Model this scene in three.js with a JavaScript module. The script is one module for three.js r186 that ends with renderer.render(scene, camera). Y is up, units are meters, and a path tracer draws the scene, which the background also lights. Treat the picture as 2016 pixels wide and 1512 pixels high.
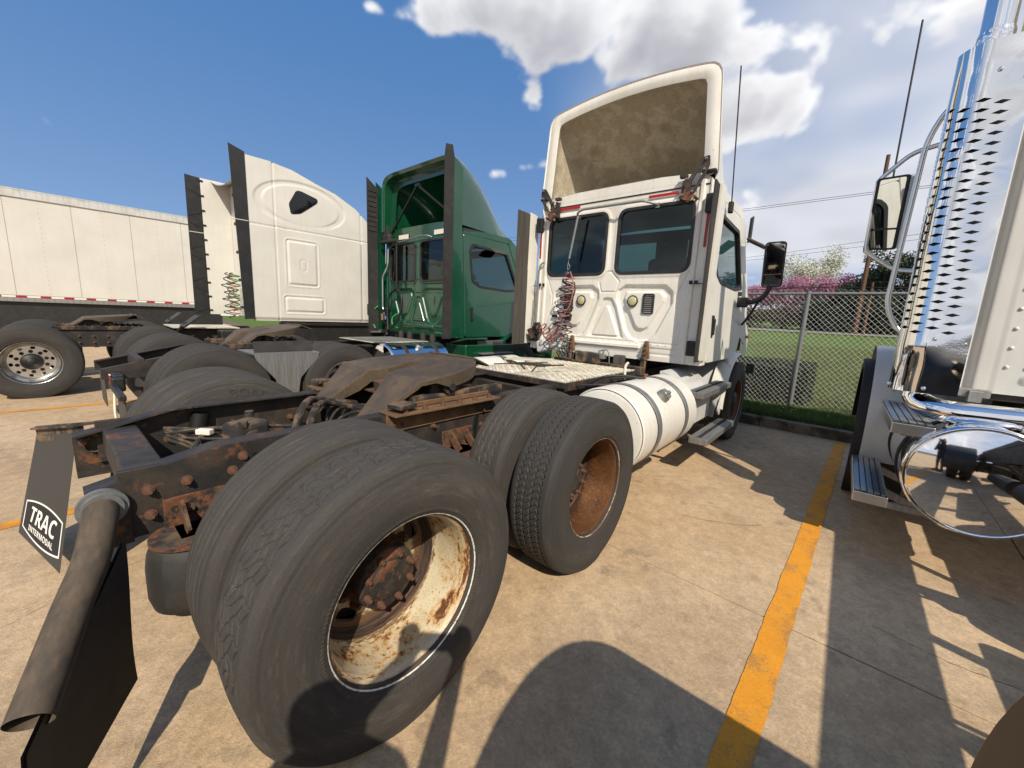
import * as THREE from 'three';
import { mergeGeometries, mergeVertices, toCreasedNormals } from 'three/addons/utils/BufferGeometryUtils.js';
import { RoundedBoxGeometry } from 'three/addons/geometries/RoundedBoxGeometry.js';
import { FontLoader } from 'three/addons/loaders/FontLoader.js';
import { TextGeometry } from 'three/addons/geometries/TextGeometry.js';
import { MarchingCubes } from 'three/addons/objects/MarchingCubes.js';

// ---------------------------------------------------------------- camera
const PW = 2016, PH = 1512, FOCAL = 780, CAM_Y = 1.443;
const scene = new THREE.Scene();
const camera = new THREE.PerspectiveCamera(2 * Math.atan(PH / 2 / FOCAL) * 180 / Math.PI, 4 / 3, 0.02, 3000);
const yaw = 42.134 * Math.PI / 180, pitch = 9.831 * Math.PI / 180, roll = -2.713 * Math.PI / 180;
const cFwd = new THREE.Vector3(-Math.sin(yaw) * Math.cos(pitch), -Math.sin(pitch), -Math.cos(yaw) * Math.cos(pitch));
const r0 = new THREE.Vector3(Math.cos(yaw), 0, -Math.sin(yaw)), d0 = new THREE.Vector3().crossVectors(cFwd, r0);
const cRight = r0.clone().multiplyScalar(Math.cos(roll)).addScaledVector(d0, Math.sin(roll));
const cDown = r0.clone().multiplyScalar(-Math.sin(roll)).addScaledVector(d0, Math.cos(roll));
camera.position.set(0, CAM_Y, 0);
camera.quaternion.setFromRotationMatrix(new THREE.Matrix4().makeBasis(cRight, cDown.clone().negate(), cFwd.clone().negate()));
scene.add(camera);
const pixelDir = (u, v) => cRight.clone().multiplyScalar(u - PW / 2).addScaledVector(cDown, v - PH / 2).addScaledVector(cFwd, FOCAL).normalize();

// ---------------------------------------------------------------- renderer and exposure
const renderer = new THREE.WebGLRenderer({ antialias: true });
renderer.setSize(1024, 768);
renderer.toneMapping = THREE.LinearToneMapping;
renderer.toneMappingExposure = 1.2;
renderer.shadowMap.enabled = true;

// ---------------------------------------------------------------- noise
function rng(seed) { let a = seed >>> 0; return () => { a = (a + 0x6D2B79F5) >>> 0; let t = Math.imul(a ^ (a >>> 15), 1 | a); t = (t + Math.imul(t ^ (t >>> 7), 61 | t)) ^ t; return ((t ^ (t >>> 14)) >>> 0) / 4294967296; }; }
const TAU_ = Math.PI * 2;
const sm = (a, b, x) => { const t = Math.min(1, Math.max(0, (x - a) / (b - a))); return t * t * (3 - 2 * t); };
const mix = (a, b, t) => a + (b - a) * t, clamp = (x, a, b) => Math.min(b, Math.max(a, x));
function hash3(x, y, z) { let h = Math.imul(x, 374761393) ^ Math.imul(y, 668265263) ^ Math.imul(z, 2147483647 ^ 0x51ed27); h = Math.imul(h ^ (h >>> 13), 1274126177); return ((h ^ (h >>> 16)) >>> 0) / 4294967296; }
function vnoise(x, y, z) {
  const xi = Math.floor(x), yi = Math.floor(y), zi = Math.floor(z); let fx = x - xi, fy = y - yi, fz = z - zi;
  fx = fx * fx * (3 - 2 * fx); fy = fy * fy * (3 - 2 * fy); fz = fz * fz * (3 - 2 * fz);
  const a = hash3(xi, yi, zi), b = hash3(xi + 1, yi, zi), c = hash3(xi, yi + 1, zi), d = hash3(xi + 1, yi + 1, zi), e = hash3(xi, yi, zi + 1), f = hash3(xi + 1, yi, zi + 1), g = hash3(xi, yi + 1, zi + 1), h = hash3(xi + 1, yi + 1, zi + 1);
  const p = a + (b - a) * fx, q = c + (d - c) * fx, r = e + (f - e) * fx, s = g + (h - g) * fx, t = p + (q - p) * fy, u = r + (s - r) * fy; return t + (u - t) * fz;
}
function fbm(x, y, z, o) { let s = 0, a = 0.5, n = 0; for (let i = 0; i < o; i++) { s += a * vnoise(x, y, z); n += a; x = x * 2.03 + 17.1; y = y * 2.03 + 5.7; z = z * 2.03 + 9.2; a *= 0.5; } return s / n; }

// ---------------------------------------------------------------- sky: air and clouds, computed by direction
const SUN_DIR = new THREE.Vector3(0.88, 1, 0.68).normalize();
{
  const W = 2048, H = 1024, data = new Float32Array(W * H * 4), R = rng(404);
  // cumulus banks where the photograph shows them: pixel, size across and up (radians), strength
  const banks = [[870, 30, .07, .04, .5], [940, 10, .09, .06, .56], [1060, 50, .12, .07, .62], [1200, 60, .12, .08, .64], [1330, 60, .11, .08, .64], [1430, 30, .09, .08, .56], [1380, 110, .07, .045, .45], [1060, 120, .05, .03, .42], [1045, 180, .03, .03, .34], [1225, 130, .06, .03, .36], [1480, 100, .04, .03, .42],
    [1450, 215, .06, .045, .58], [1550, 215, .075, .05, .62], [1650, 230, .05, .03, .52], [1500, 265, .07, .03, .46], [1600, 78, .04, .022, .52], [975, 343, .04, .016, .52], [1040, 330, .04, .020, .58], [730, 12, .02, .012, .46], [1085, 325, .03, .018, .48],
    [1860, 20, .10, .06, .42], [1960, 150, .09, .07, .40], [1620, 525, .045, .010, .5], [1470, 512, .04, .018, .48], [1490, 548, .05, .016, .5], [1690, 560, .06, .012, .56], [1470, 400, .05, .04, .46]]
    .map(([u, v, a, b, s]) => ({ d: pixelDir(u, v), a, b, s }));
  // the same kind of sky goes on outside the frame: cloudy on the right and behind, clear to the left
  for (let k = 0; k < 150; k++) {
    const az = R() * TAU_, el = .06 + Math.pow(R(), 1.3) * .62, d = new THREE.Vector3(Math.cos(az) * Math.cos(el), Math.sin(el), Math.sin(az) * Math.cos(el)), f = d.dot(cFwd), a = .10 + R() * .16, b = .05 + R() * .07, s = .45 + R() * .3;
    if (f > 0 && Math.abs(d.dot(cRight) / f) * FOCAL < PW / 2 + 420 && Math.abs(d.dot(cDown) / f) * FOCAL < PH / 2 + 380) continue;
    if (R() > .25 + .75 * sm(-.4, .5, d.x * .75 + d.z * .65)) continue;
    banks.push({ d, a, b, s });
  }
  for (const b of banks) { b.r = new THREE.Vector3(-b.d.z, 0, b.d.x).normalize(); b.u = new THREE.Vector3().crossVectors(b.r, b.d).normalize(); if (b.u.y < 0) b.u.negate(); b.lim = Math.cos(Math.min(1.4, 2.3 * Math.max(b.a, b.b))); }
  const bankAt = (x, y, z) => { let m = 0; for (const b of banks) { const c = x * b.d.x + y * b.d.y + z * b.d.z; if (c < b.lim) continue; const p = (x * b.r.x + z * b.r.z) / b.a; let q = (x * b.u.x + y * b.u.y + z * b.u.z) / b.b; if (q < 0) q *= 1.5; const e = b.s * Math.exp(-(p * p + q * q) * .8); m = m + e - m * e; } return m; };
  const dens = (x, y, z, o) => { const B = bankAt(x, y, z); if (B < .04) return -1; const wx = vnoise(x * 5 + 7, y * 7, z * 5) - .5, wy = vnoise(x * 5, y * 7 + 19, z * 5 + 3) - .5; const n = fbm(x * 10 + wx * 1.2 + 3, y * 15 + wy * 1.2, z * 10 + wx, o); return B + (n - .5) * 1.9 - .40; };
  for (let j = 0; j < H; j++) {
    const el = ((j + .5) / H - .5) * Math.PI, y = Math.sin(el), ce = Math.cos(el);
    for (let i = 0; i < W; i++) {
      const az = ((i + .5) / W - .5) * 2 * Math.PI, x = Math.cos(az) * ce, z = Math.sin(az) * ce, k = (j * W + i) * 4;
      if (y < -0.05) { data[k] = .17; data[k + 1] = .15; data[k + 2] = .12; data[k + 3] = 1; continue; }
      const yy = Math.max(0, y), hz = Math.pow(1 - yy, 3.0), cs = x * SUN_DIR.x + y * SUN_DIR.y + z * SUN_DIR.z;
      let r = mix(.050, .27, hz), g = mix(.160, .41, hz), b = mix(.395, .64, hz);
      const glow = Math.pow(Math.max(0, cs), 6) * .35 + Math.pow(Math.max(0, cs), 60) * 1.0; r += glow * .9; g += glow * .85; b += glow * .75;
      // thin high cloud towards the right and low down
      const q = 1 / (yy + .22), side = sm(-.60, -.28, x) * sm(.75, .36, yy);
      const veil = clamp(.40 + (fbm(x * q * 1.3 + 5, 4, z * q * 1.3 + 2, 4) - .30) * 2.4, 0, .94) * side;
      const vl = .48 + .3 * fbm(x * q * 3, 9, z * q * 3, 3); r = mix(r, vl, veil); g = mix(g, vl * 1.02, veil); b = mix(b, vl * 1.10, veil);
      const den = dens(x, y, z, 6);
      if (den > -.02) {
        const cover = sm(-.02, .26, den) * .97, e = .030; let th = 0; for (let m = 1; m <= 3; m++) th += Math.max(0, dens(x + SUN_DIR.x * e * m, y + SUN_DIR.y * e * m, z + SUN_DIR.z * e * m, 4));
        const lit = clamp(.56 + .44 * Math.exp(-1.0 * th) - .16 * sm(.15, .7, den) + (fbm(x * 22, y * 30, z * 22, 3) - .5) * .12 + glow * .3, .46, 1.1), c = .86 * lit; r = mix(r, c * .985, cover); g = mix(g, c * .985, cover); b = mix(b, mix(.10 + c * .93, c, lit), cover);
      }
      data[k] = r; data[k + 1] = g; data[k + 2] = b; data[k + 3] = 1;
    }
  }
  const t = new THREE.DataTexture(data, W, H, THREE.RGBAFormat, THREE.FloatType);
  t.mapping = THREE.EquirectangularReflectionMapping; t.magFilter = THREE.LinearFilter; t.minFilter = THREE.LinearFilter; t.colorSpace = THREE.LinearSRGBColorSpace; t.needsUpdate = true;
  scene.background = t; scene.environment = t;
}
// ---------------------------------------------------------------- sun
const sun = new THREE.DirectionalLight(new THREE.Color().setRGB(1, .905, .755), 4.3);
sun.position.copy(SUN_DIR).multiplyScalar(40).add(new THREE.Vector3(-5, 0, -3)); sun.target.position.set(-5, 0, -3);
sun.castShadow = true; sun.shadow.mapSize.set(4096, 4096);
Object.assign(sun.shadow.camera, { left: -28, right: 28, top: 28, bottom: -28, near: 1, far: 120 });
scene.add(sun, sun.target);
// ---------------------------------------------------------------- geometry helpers
const D2R = Math.PI / 180, TAU = Math.PI * 2;
const used = {};
function numbered(n) { if (!(n in used)) { used[n] = 0; return n; } used[n]++; return n + '_' + String(used[n]).padStart(3, '0'); }
function flat(g) { if (g.index) g = g.toNonIndexed(); for (const k of Object.keys(g.attributes)) if (!['position', 'normal', 'uv'].includes(k)) g.deleteAttribute(k); if (!g.attributes.normal) g.computeVertexNormals(); if (!g.attributes.uv) g.setAttribute('uv', new THREE.BufferAttribute(new Float32Array(g.attributes.position.count * 2), 2)); g.morphAttributes = {}; g.groups = []; return g; }
function merge(list) { list = list.flat(3); return list.length === 1 ? flat(list[0]) : mergeGeometries(list.map(flat)); }
function boxUV(g) { // uv in metres, each face from its own main direction
  const p = g.attributes.position, uv = new Float32Array(p.count * 2);
  for (let i = 0; i + 2 < p.count; i += 3) {
    const ax = p.getX(i + 1) - p.getX(i), ay = p.getY(i + 1) - p.getY(i), az = p.getZ(i + 1) - p.getZ(i), bx = p.getX(i + 2) - p.getX(i), by = p.getY(i + 2) - p.getY(i), bz = p.getZ(i + 2) - p.getZ(i);
    const nx = Math.abs(ay * bz - az * by), ny = Math.abs(az * bx - ax * bz), nz = Math.abs(ax * by - ay * bx);
    for (let k = i; k < i + 3; k++) { let u, v; if (nx >= ny && nx >= nz) { u = p.getZ(k); v = p.getY(k); } else if (ny >= nz) { u = p.getX(k); v = p.getZ(k); } else { u = p.getX(k); v = p.getY(k); } uv[k * 2] = u; uv[k * 2 + 1] = v; }
  }
  g.setAttribute('uv', new THREE.BufferAttribute(uv, 2)); return g;
}
function place(g, x = 0, y = 0, z = 0, o = {}) { if (o.rx) g.rotateX(o.rx); if (o.ry) g.rotateY(o.ry); if (o.rz) g.rotateZ(o.rz); return g.translate(x, y, z); }
function box(w, h, d, x, y, z, o = {}) { const r = Math.min(o.r ?? .004, w / 2.1, h / 2.1, d / 2.1); return place(r > 0 ? new RoundedBoxGeometry(w, h, d, o.seg ?? 1, r) : new THREE.BoxGeometry(w, h, d), x, y, z, o); }
const cylX = (r, l, x, y, z, s = 20, r2 = r) => new THREE.CylinderGeometry(r, r2, l, s).rotateZ(-Math.PI / 2).translate(x, y, z);
const cylY = (r, l, x, y, z, s = 20, r2 = r) => new THREE.CylinderGeometry(r, r2, l, s).translate(x, y, z);
const cylZ = (r, l, x, y, z, s = 20, r2 = r) => new THREE.CylinderGeometry(r, r2, l, s).rotateX(Math.PI / 2).translate(x, y, z);
function tube(pts, r, o = {}) { const v = pts.map((p) => new THREE.Vector3(...p)); const c = o.line ? polyCurve(v, o.bend ?? .06) : new THREE.CatmullRomCurve3(v, false, 'centripetal'); return new THREE.TubeGeometry(c, o.n ?? Math.max(8, pts.length * 8), r, o.s ?? 8, false); }
function polyCurve(v, b) { const c = new THREE.CurvePath(); let last = v[0]; for (let i = 1; i < v.length - 1; i++) { const a = v[i].clone().lerp(v[i - 1], Math.min(.45, b / v[i].distanceTo(v[i - 1]))), e = v[i].clone().lerp(v[i + 1], Math.min(.45, b / v[i].distanceTo(v[i + 1]))); c.add(new THREE.LineCurve3(last, a)); c.add(new THREE.QuadraticBezierCurve3(a, v[i], e)); last = e; } c.add(new THREE.LineCurve3(last, v[v.length - 1])); return c; }
function bar(a, b, w, h = w) { const A = new THREE.Vector3(...a), B = new THREE.Vector3(...b), l = A.distanceTo(B), g = box(w, h, l, 0, 0, 0, { r: Math.min(w, h) * .12 }); return g.applyMatrix4(new THREE.Matrix4().lookAt(A, B, Math.abs(B.y - A.y) > l * .95 ? new THREE.Vector3(1, 0, 0) : new THREE.Vector3(0, 1, 0)).setPosition(A.clone().add(B).multiplyScalar(.5))); }
function rod(a, b, r, s = 10) { const A = new THREE.Vector3(...a), B = new THREE.Vector3(...b); return new THREE.CylinderGeometry(r, r, A.distanceTo(B), s).applyQuaternion(new THREE.Quaternion().setFromUnitVectors(new THREE.Vector3(0, 1, 0), B.clone().sub(A).normalize())).translate((A.x + B.x) / 2, (A.y + B.y) / 2, (A.z + B.z) / 2); }
const shapeOf = (p) => p instanceof THREE.Shape ? p : new THREE.Shape(p.map(([x, y]) => new THREE.Vector2(x, y)));
function ext(p, depth, o = {}) { const s = shapeOf(p).clone(); for (const h of o.holes ?? []) s.holes.push(h instanceof THREE.Path ? h : new THREE.Path(h.map(([x, y]) => new THREE.Vector2(x, y)))); const b = o.bevel ?? 0; const g = new THREE.ExtrudeGeometry(s, { depth: depth - 2 * b, bevelEnabled: b > 0, bevelSize: b, bevelThickness: b, bevelOffset: -b, bevelSegments: o.bs ?? 1, curveSegments: o.cs ?? 8, steps: 1 }); return g.translate(0, 0, b); }
const extXY = (p, z0, z1, o) => ext(p, z1 - z0, o).translate(0, 0, z0);
const extZY = (p, x0, x1, o) => ext(p, x1 - x0, o).rotateY(-Math.PI / 2).translate(x1, 0, 0);
const extXZ = (p, y0, y1, o) => ext(p, y1 - y0, o).rotateX(Math.PI / 2).translate(0, y1, 0);
function rrect(cx, cy, w, h, r, path) { const s = path ? new THREE.Path() : new THREE.Shape(), x = cx - w / 2, y = cy - h / 2; s.moveTo(x + r, y); s.lineTo(x + w - r, y); s.quadraticCurveTo(x + w, y, x + w, y + r); s.lineTo(x + w, y + h - r); s.quadraticCurveTo(x + w, y + h, x + w - r, y + h); s.lineTo(x + r, y + h); s.quadraticCurveTo(x, y + h, x, y + h - r); s.lineTo(x, y + r); s.quadraticCurveTo(x, y, x + r, y); return s; }
function rpoly(pts, r, path) { // polygon with rounded corners
  const s = path ? new THREE.Path() : new THREE.Shape(), n = pts.length, V = pts.map(([x, y]) => new THREE.Vector2(x, y));
  for (let i = 0; i < n; i++) { const p = V[i], a = V[(i + n - 1) % n], b = V[(i + 1) % n], rr = Array.isArray(r) ? r[i] : r; const A = p.clone().lerp(a, Math.min(.48, rr / p.distanceTo(a))), B = p.clone().lerp(b, Math.min(.48, rr / p.distanceTo(b))); if (i) s.lineTo(A.x, A.y); else s.moveTo(A.x, A.y); s.quadraticCurveTo(p.x, p.y, B.x, B.y); }
  s.closePath(); return s;
}
const circlePath = (x, y, r) => { const p = new THREE.Path(); p.absarc(x, y, r, 0, TAU, true); return p; };
const latheX = (pts, s = 48) => new THREE.LatheGeometry(pts.map(([r, x]) => new THREE.Vector2(r, x)), s).rotateZ(-Math.PI / 2);
const latheY = (pts, s = 32) => new THREE.LatheGeometry(pts.map(([r, y]) => new THREE.Vector2(r, y)), s);
const latheZ = (pts, s = 48) => new THREE.LatheGeometry(pts.map(([r, x]) => new THREE.Vector2(r, x)), s).rotateX(Math.PI / 2);
function grid(nu, nv, f, o = {}) { // f(u,v) -> [x,y,z]; skip(u,v) drops a cell
  const pos = new Float32Array((nu + 1) * (nv + 1) * 3), uv = new Float32Array((nu + 1) * (nv + 1) * 2), idx = [];
  for (let j = 0; j <= nv; j++) for (let i = 0; i <= nu; i++) { const k = j * (nu + 1) + i, p = f(i / nu, j / nv); pos[k * 3] = p[0]; pos[k * 3 + 1] = p[1]; pos[k * 3 + 2] = p[2]; uv[k * 2] = p[3] ?? i / nu; uv[k * 2 + 1] = p[4] ?? j / nv; }
  for (let j = 0; j < nv; j++) for (let i = 0; i < nu; i++) { if (o.skip && o.skip((i + .5) / nu, (j + .5) / nv)) continue; const a = j * (nu + 1) + i, b = a + 1, c = a + nu + 1, d = c + 1; if (o.flip) idx.push(a, d, b, a, c, d); else idx.push(a, b, d, a, d, c); }
  const g = new THREE.BufferGeometry(); g.setAttribute('position', new THREE.BufferAttribute(pos, 3)); g.setAttribute('uv', new THREE.BufferAttribute(uv, 2)); g.setIndex(idx); g.computeVertexNormals(); return g;
}
function warp(g, f) { const p = g.attributes.position; for (let i = 0; i < p.count; i++) { const q = f(p.getX(i), p.getY(i), p.getZ(i)); p.setXYZ(i, q[0], q[1], q[2]); } g.computeVertexNormals(); return g; }
// ---------------------------------------------------------------- things and parts
function shade(o) { o.castShadow = o.receiveShadow = true; return o; }
function thing(name, label, category, pos = [0, 0, 0], turn = 0, group) { const o = new THREE.Group(); o.name = numbered(name); o.position.set(...pos); o.rotation.y = turn; o.userData = { label, category }; if (group) o.userData.group = group; scene.add(o); return o; }
function part(parent, name, m, ...gs) { let g = merge(gs); if (!m.userData.keepUV) boxUV(g); const o = shade(new THREE.Mesh(g, m)); o.name = name; parent.add(o); return o; }
function same(parent, name, src, pos, rot) { const o = shade(new THREE.Mesh(src.geometry ?? src, src.material)); o.name = name; o.position.set(...pos); if (rot) o.rotation.set(...rot); parent.add(o); return o; }
function put(parent, name, g, m, pos = [0, 0, 0], rot) { const o = shade(new THREE.Mesh(g, m)); o.name = name; o.position.set(...pos); if (rot) o.rotation.set(...rot); parent.add(o); return o; }
function group(parent, name, pos = [0, 0, 0]) { const o = new THREE.Group(); o.name = name; o.position.set(...pos); parent.add(o); return o; }
function single(name, label, category, m, gs, grp) { const o = part(scene, numbered(name), m, gs); o.userData = { label, category }; if (grp) o.userData.group = grp; return o; }
function structure(name, m, ...gs) { const o = part(scene, numbered(name), m, gs); o.userData.kind = 'structure'; return o; }

// ---------------------------------------------------------------- textures
const NS = 512;
function tileNoise(seed, f0, oct, gain = .5) { // tileable fbm
  const a = new Float32Array(NS * NS), r = rng(seed); let amp = 1, tot = 0;
  for (let o = 0; o < oct; o++) { const f = f0 << o; if (f > NS) break; const lat = new Float32Array(f * f).map(() => r()); tot += amp;
    for (let j = 0; j < NS; j++) { const y = j / NS * f, yi = Math.floor(y), ty = y - yi, sy = ty * ty * (3 - 2 * ty), y0 = yi % f * f, y1 = (yi + 1) % f * f;
      for (let i = 0; i < NS; i++) { const x = i / NS * f, xi = Math.floor(x), tx = x - xi, sx = tx * tx * (3 - 2 * tx), x0 = xi % f, x1 = (xi + 1) % f; const p = lat[y0 + x0], q = lat[y0 + x1], s = lat[y1 + x0], t = lat[y1 + x1]; a[j * NS + i] += amp * mix(mix(p, q, sx), mix(s, t, sx), sy); } }
    amp *= gain; }
  let lo = 1e9, hi = -1e9; for (const v of a) { lo = Math.min(lo, v); hi = Math.max(hi, v); } for (let i = 0; i < a.length; i++) a[i] = (a[i] - lo) / (hi - lo); return a;
}
const NA = tileNoise(11, 4, 7), NB = tileNoise(23, 8, 6), NC = tileNoise(37, 32, 4, .7), ND = tileNoise(41, 128, 3, .8), NE = tileNoise(59, 2, 3);
const S = (n, u, v) => n[(((v % NS) + NS) % NS | 0) * NS + (((u % NS) + NS) % NS | 0)];
function tex(size, f, metres, srgb = true, sizeY = size, metresY = metres) {
  const d = new Uint8Array(size * sizeY * 4);
  for (let j = 0; j < sizeY; j++) for (let i = 0; i < size; i++) { const c = f(i * NS / size, j * NS / sizeY, i, j), k = (j * size + i) * 4; if (typeof c === 'number') { d[k] = d[k + 1] = d[k + 2] = clamp(c, 0, 1) * 255; } else { d[k] = clamp(c[0], 0, 255); d[k + 1] = clamp(c[1], 0, 255); d[k + 2] = clamp(c[2], 0, 255); } d[k + 3] = 255; }
  const t = new THREE.DataTexture(d, size, sizeY, THREE.RGBAFormat); t.wrapS = t.wrapT = THREE.RepeatWrapping; t.magFilter = THREE.LinearFilter; t.minFilter = THREE.LinearMipmapLinearFilter; t.generateMipmaps = true; t.repeat.set(1 / metres, 1 / metresY); if (srgb) t.colorSpace = THREE.SRGBColorSpace; t.needsUpdate = true; return t;
}
const c3 = (a, b, t) => [mix(a[0], b[0], t), mix(a[1], b[1], t), mix(a[2], b[2], t)];
function M(o) { const m = new (o.phys ? THREE.MeshPhysicalMaterial : THREE.MeshStandardMaterial)({ color: o.c ?? 0xffffff, roughness: o.r ?? .7, metalness: o.m ?? 0, side: THREE.DoubleSide }); if (o.map) { m.map = o.map; } if (o.rm) { m.roughnessMap = o.rm; } if (o.bump) { m.bumpMap = o.bump; m.bumpScale = o.bs ?? .002; } if (o.phys) Object.assign(m, o.phys); if (o.keepUV) m.userData.keepUV = true; return m; }
const bumpFine = tex(512, (u, v) => .5 * S(NC, u, v) + .5 * S(ND, u, v), .25, false);
const bumpMid = tex(512, (u, v) => .7 * S(NB, u, v) + .3 * S(NC, u, v), .6, false);

const mats = {};
// concrete
{
  const base = [174, 149, 118], light = [187, 163, 132], dark = [128, 110, 88], stain = [104, 92, 78];
  const f = (u, v) => { let c = c3(base, light, sm(.3, .8, S(NA, u, v)) * .8); c = c3(c, dark, sm(.5, .95, S(NB, u * 1 + 90, v + 31)) * .18); const g = S(ND, u * 3, v * 3) - .5, h = S(NC, u * 2 + 7, v * 2) - .5; c = c3(c, [190, 156, 112], sm(.5, .8, S(NB, u * .5 + 222, v * .5)) * .15); c = c.map((x) => x * (1 + g * .26 + h * .2)); const st = sm(.62, .9, S(NA, u + 300, v + 80)); c = c3(c, stain, st * sm(.45, .62, S(NC, u * 1.5 + 200, v * 1.5 + 111)) * .22); c = c3(c, [84, 70, 56], sm(.83, .9, S(NB, u * 2.7 + 30, v * 2.7 + 300)) * .2); return c; };
  mats.concrete = M({ map: tex(1024, f, 3.4), r: .9, bump: tex(512, (u, v) => .6 * S(ND, u, v) + .4 * S(NC, u, v), .5, false), bs: .0025 });
  mats.joint = M({ c: 0x2b241d, r: 1 });
  mats.kerb = M({ map: tex(512, (u, v) => c3([118, 108, 94], [72, 64, 54], sm(.3, .8, S(NB, u, v))).map((x) => x * (.85 + .3 * S(ND, u * 2, v * 2))), 1.1), r: .95, bump: bumpMid, bs: .008 });
  mats.paint = M({ map: tex(1024, (u, v) => { const w = S(NB, u * 2 + 40, v * 2) * .6 + S(ND, u * 2, v * 2) * .4; let c = c3([206, 134, 24], [220, 150, 40], S(NC, u, v)); c = c3(c, [168, 122, 66], sm(.56, .74, w) * .9); return c.map((x) => x * (.93 + .14 * S(ND, u * 3, v * 3))); }, 1.9), r: .8, bump: bumpFine, bs: .002 });
}
// rubber
const rubberMap = (lo, hi, dust, amt, m) => tex(512, (u, v) => { let c = c3(lo, hi, S(NA, u, v)); c = c3(c, dust, sm(.45, .85, S(NB, u + 50, v)) * amt + sm(.6, .9, S(NC, u, v + 99)) * amt * .5); return c.map((x) => x * (.88 + .24 * S(ND, u * 2, v * 2))); }, m);
const tyreTex = (lo, hi, dust, amt) => tex(1024, (u, v) => { const run = S(NB, u * .22, v * 2 + 30) * .6 + S(NC, u * .3, v * 3) * .4; let c = c3(lo, hi, run); c = c3(c, dust, sm(.5, .9, S(NC, u * .5 + 50, v * 1.5)) * amt + sm(.55, .95, S(NA, u + 80, v)) * amt * .7); return c.map((x) => x * (.86 + .28 * S(ND, u * 2, v * 2))); }, 1.6, true, 512, .5);
mats.tyre = M({ map: tyreTex([50, 47, 44], [66, 62, 58], [104, 93, 80], .36), r: .82, bump: bumpFine, bs: .0012, keepUV: true });
mats.tyreDark = M({ map: tyreTex([42, 40, 38], [56, 53, 50], [84, 77, 69], .28), r: .8, bump: bumpFine, bs: .001, keepUV: true });
mats.rubber = M({ map: rubberMap([34, 33, 32], [48, 46, 44], [74, 68, 62], .35, .9), r: .72 });
mats.rubberGrey = M({ map: tex(512, (u, v) => c3([58, 54, 50], [80, 75, 68], S(NB, u * 3, v * .25)).map((x) => x * (.86 + .28 * S(ND, u * 2, v))), .8), r: .85 });
mats.plastic = M({ map: rubberMap([26, 26, 27], [36, 36, 37], [62, 58, 54], .3, .7), r: .5 });
mats.black = M({ c: 0x161616, r: .55 });
// frame steel: worn black paint with rust and dust
const rustC = [[104, 64, 40], [132, 84, 52], [76, 50, 37]];
const frameTex = (amount, dustAmt, m = .8) => tex(512, (u, v) => { const n = S(NA, u, v) * .6 + S(NC, u, v) * .4; let c = c3([30, 28, 27], [46, 43, 41], S(NB, u, v)); c = c3(c, [104, 84, 64], sm(.35, .8, S(NB, u + 120, v + 77)) * dustAmt); const k = sm(1 - amount, 1 - amount + .12, n); const r = c3(rustC[2], c3(rustC[0], rustC[1], S(NC, u * 2, v * 2)), S(NB, u * 2 + 31, v * 2)); c = c3(c, r, k); return c.map((x) => x * (.84 + .32 * S(ND, u * 2, v * 2))); }, m);
mats.deep = M({ map: tex(256, (u, v) => c3([50, 47, 44], [74, 67, 60], S(NB, u, v)), .6), r: .85 });
mats.frame = M({ map: frameTex(.42, .30), r: .62, bump: bumpMid, bs: .003 });
mats.frameClean = M({ map: frameTex(.2, .3), r: .6, bump: bumpFine, bs: .001 });
mats.rust = M({ map: frameTex(.60, .85, .35), r: .95, bump: bumpMid, bs: .006 });
mats.rustBolt = M({ map: tex(256, (u, v) => c3([120, 84, 62], [74, 50, 38], S(NC, u, v)), .1), r: .9 });
mats.steelDark = M({ c: 0x2e2d2c, r: .5, m: .6 });
mats.grease = M({ map: tex(512, (u, v) => { let c = c3([82, 69, 53], [70, 60, 48], sm(.3, .7, S(NA, u, v))); c = c3(c, [100, 82, 58], sm(.55, .85, S(NB, u + 60, v)) * .4); c = c3(c, [52, 46, 40], sm(.62, .85, S(NB, u * 2, v * 2 + 60)) * .3); c = c3(c, [132, 82, 44], sm(.66, .8, S(NC, u + 11, v)) * .35); return c.map((x) => x * (.85 + .3 * S(ND, u, v))); }, .8), r: .52, bump: bumpFine, bs: .0008 });
mats.dust = M({ map: frameTex(.3, 1, .5), r: .95, bump: bumpMid, bs: .003 });
mats.dustTube = M({ map: tex(512, (u, v) => c3([58, 52, 46], [92, 78, 62], S(NB, u, v)).map((x) => x * (.85 + .3 * S(ND, u, v))), .5), r: .8, keepUV: true });
mats.dustBrown = M({ map: tex(512, (u, v) => c3([122, 92, 62], [84, 64, 46], S(NB, u, v)).map((x) => x * (.8 + .4 * S(ND, u, v))), .4), r: .95, bump: bumpMid, bs: .004 });
// rims
const rimTex = (cream) => { const t = tex(1024, (u, v, i, j) => { const w = j / 256, n = S(NA, u * 2, v * 1.0) * .55 + S(NC, u * 3, v) * .45; let c = cream ? c3([208, 198, 172], [186, 172, 142], S(NB, u * 2, v)) : c3([132, 90, 54], [98, 64, 40], S(NB, u * 3, v)); if (cream) { c = c3(c, [176, 122, 62], sm(.44, .66, n) * .8); c = c3(c, [92, 58, 36], sm(.58, .70, n + .1 * (S(NC, u * 6, v * 2) - .5))); c = c3(c, [104, 80, 56], sm(.80, .95, w + (n - .5) * .8) * .85); c = c3(c, [120, 78, 44], sm(.70, .8, S(NC, u * 9, v * 3)) * .8); c = c3(c, [128, 88, 52], sm(.22, .12, w + (n - .5) * .3) * .8); } else { c = c3(c, [186, 132, 72], sm(.6, .8, S(NC, u * 8, v * 2)) * .7); c = c3(c, [62, 42, 30], sm(.6, .85, w + (n - .5) * .8) * .8); } return c; }, 1, true, 256); return t; };
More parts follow.
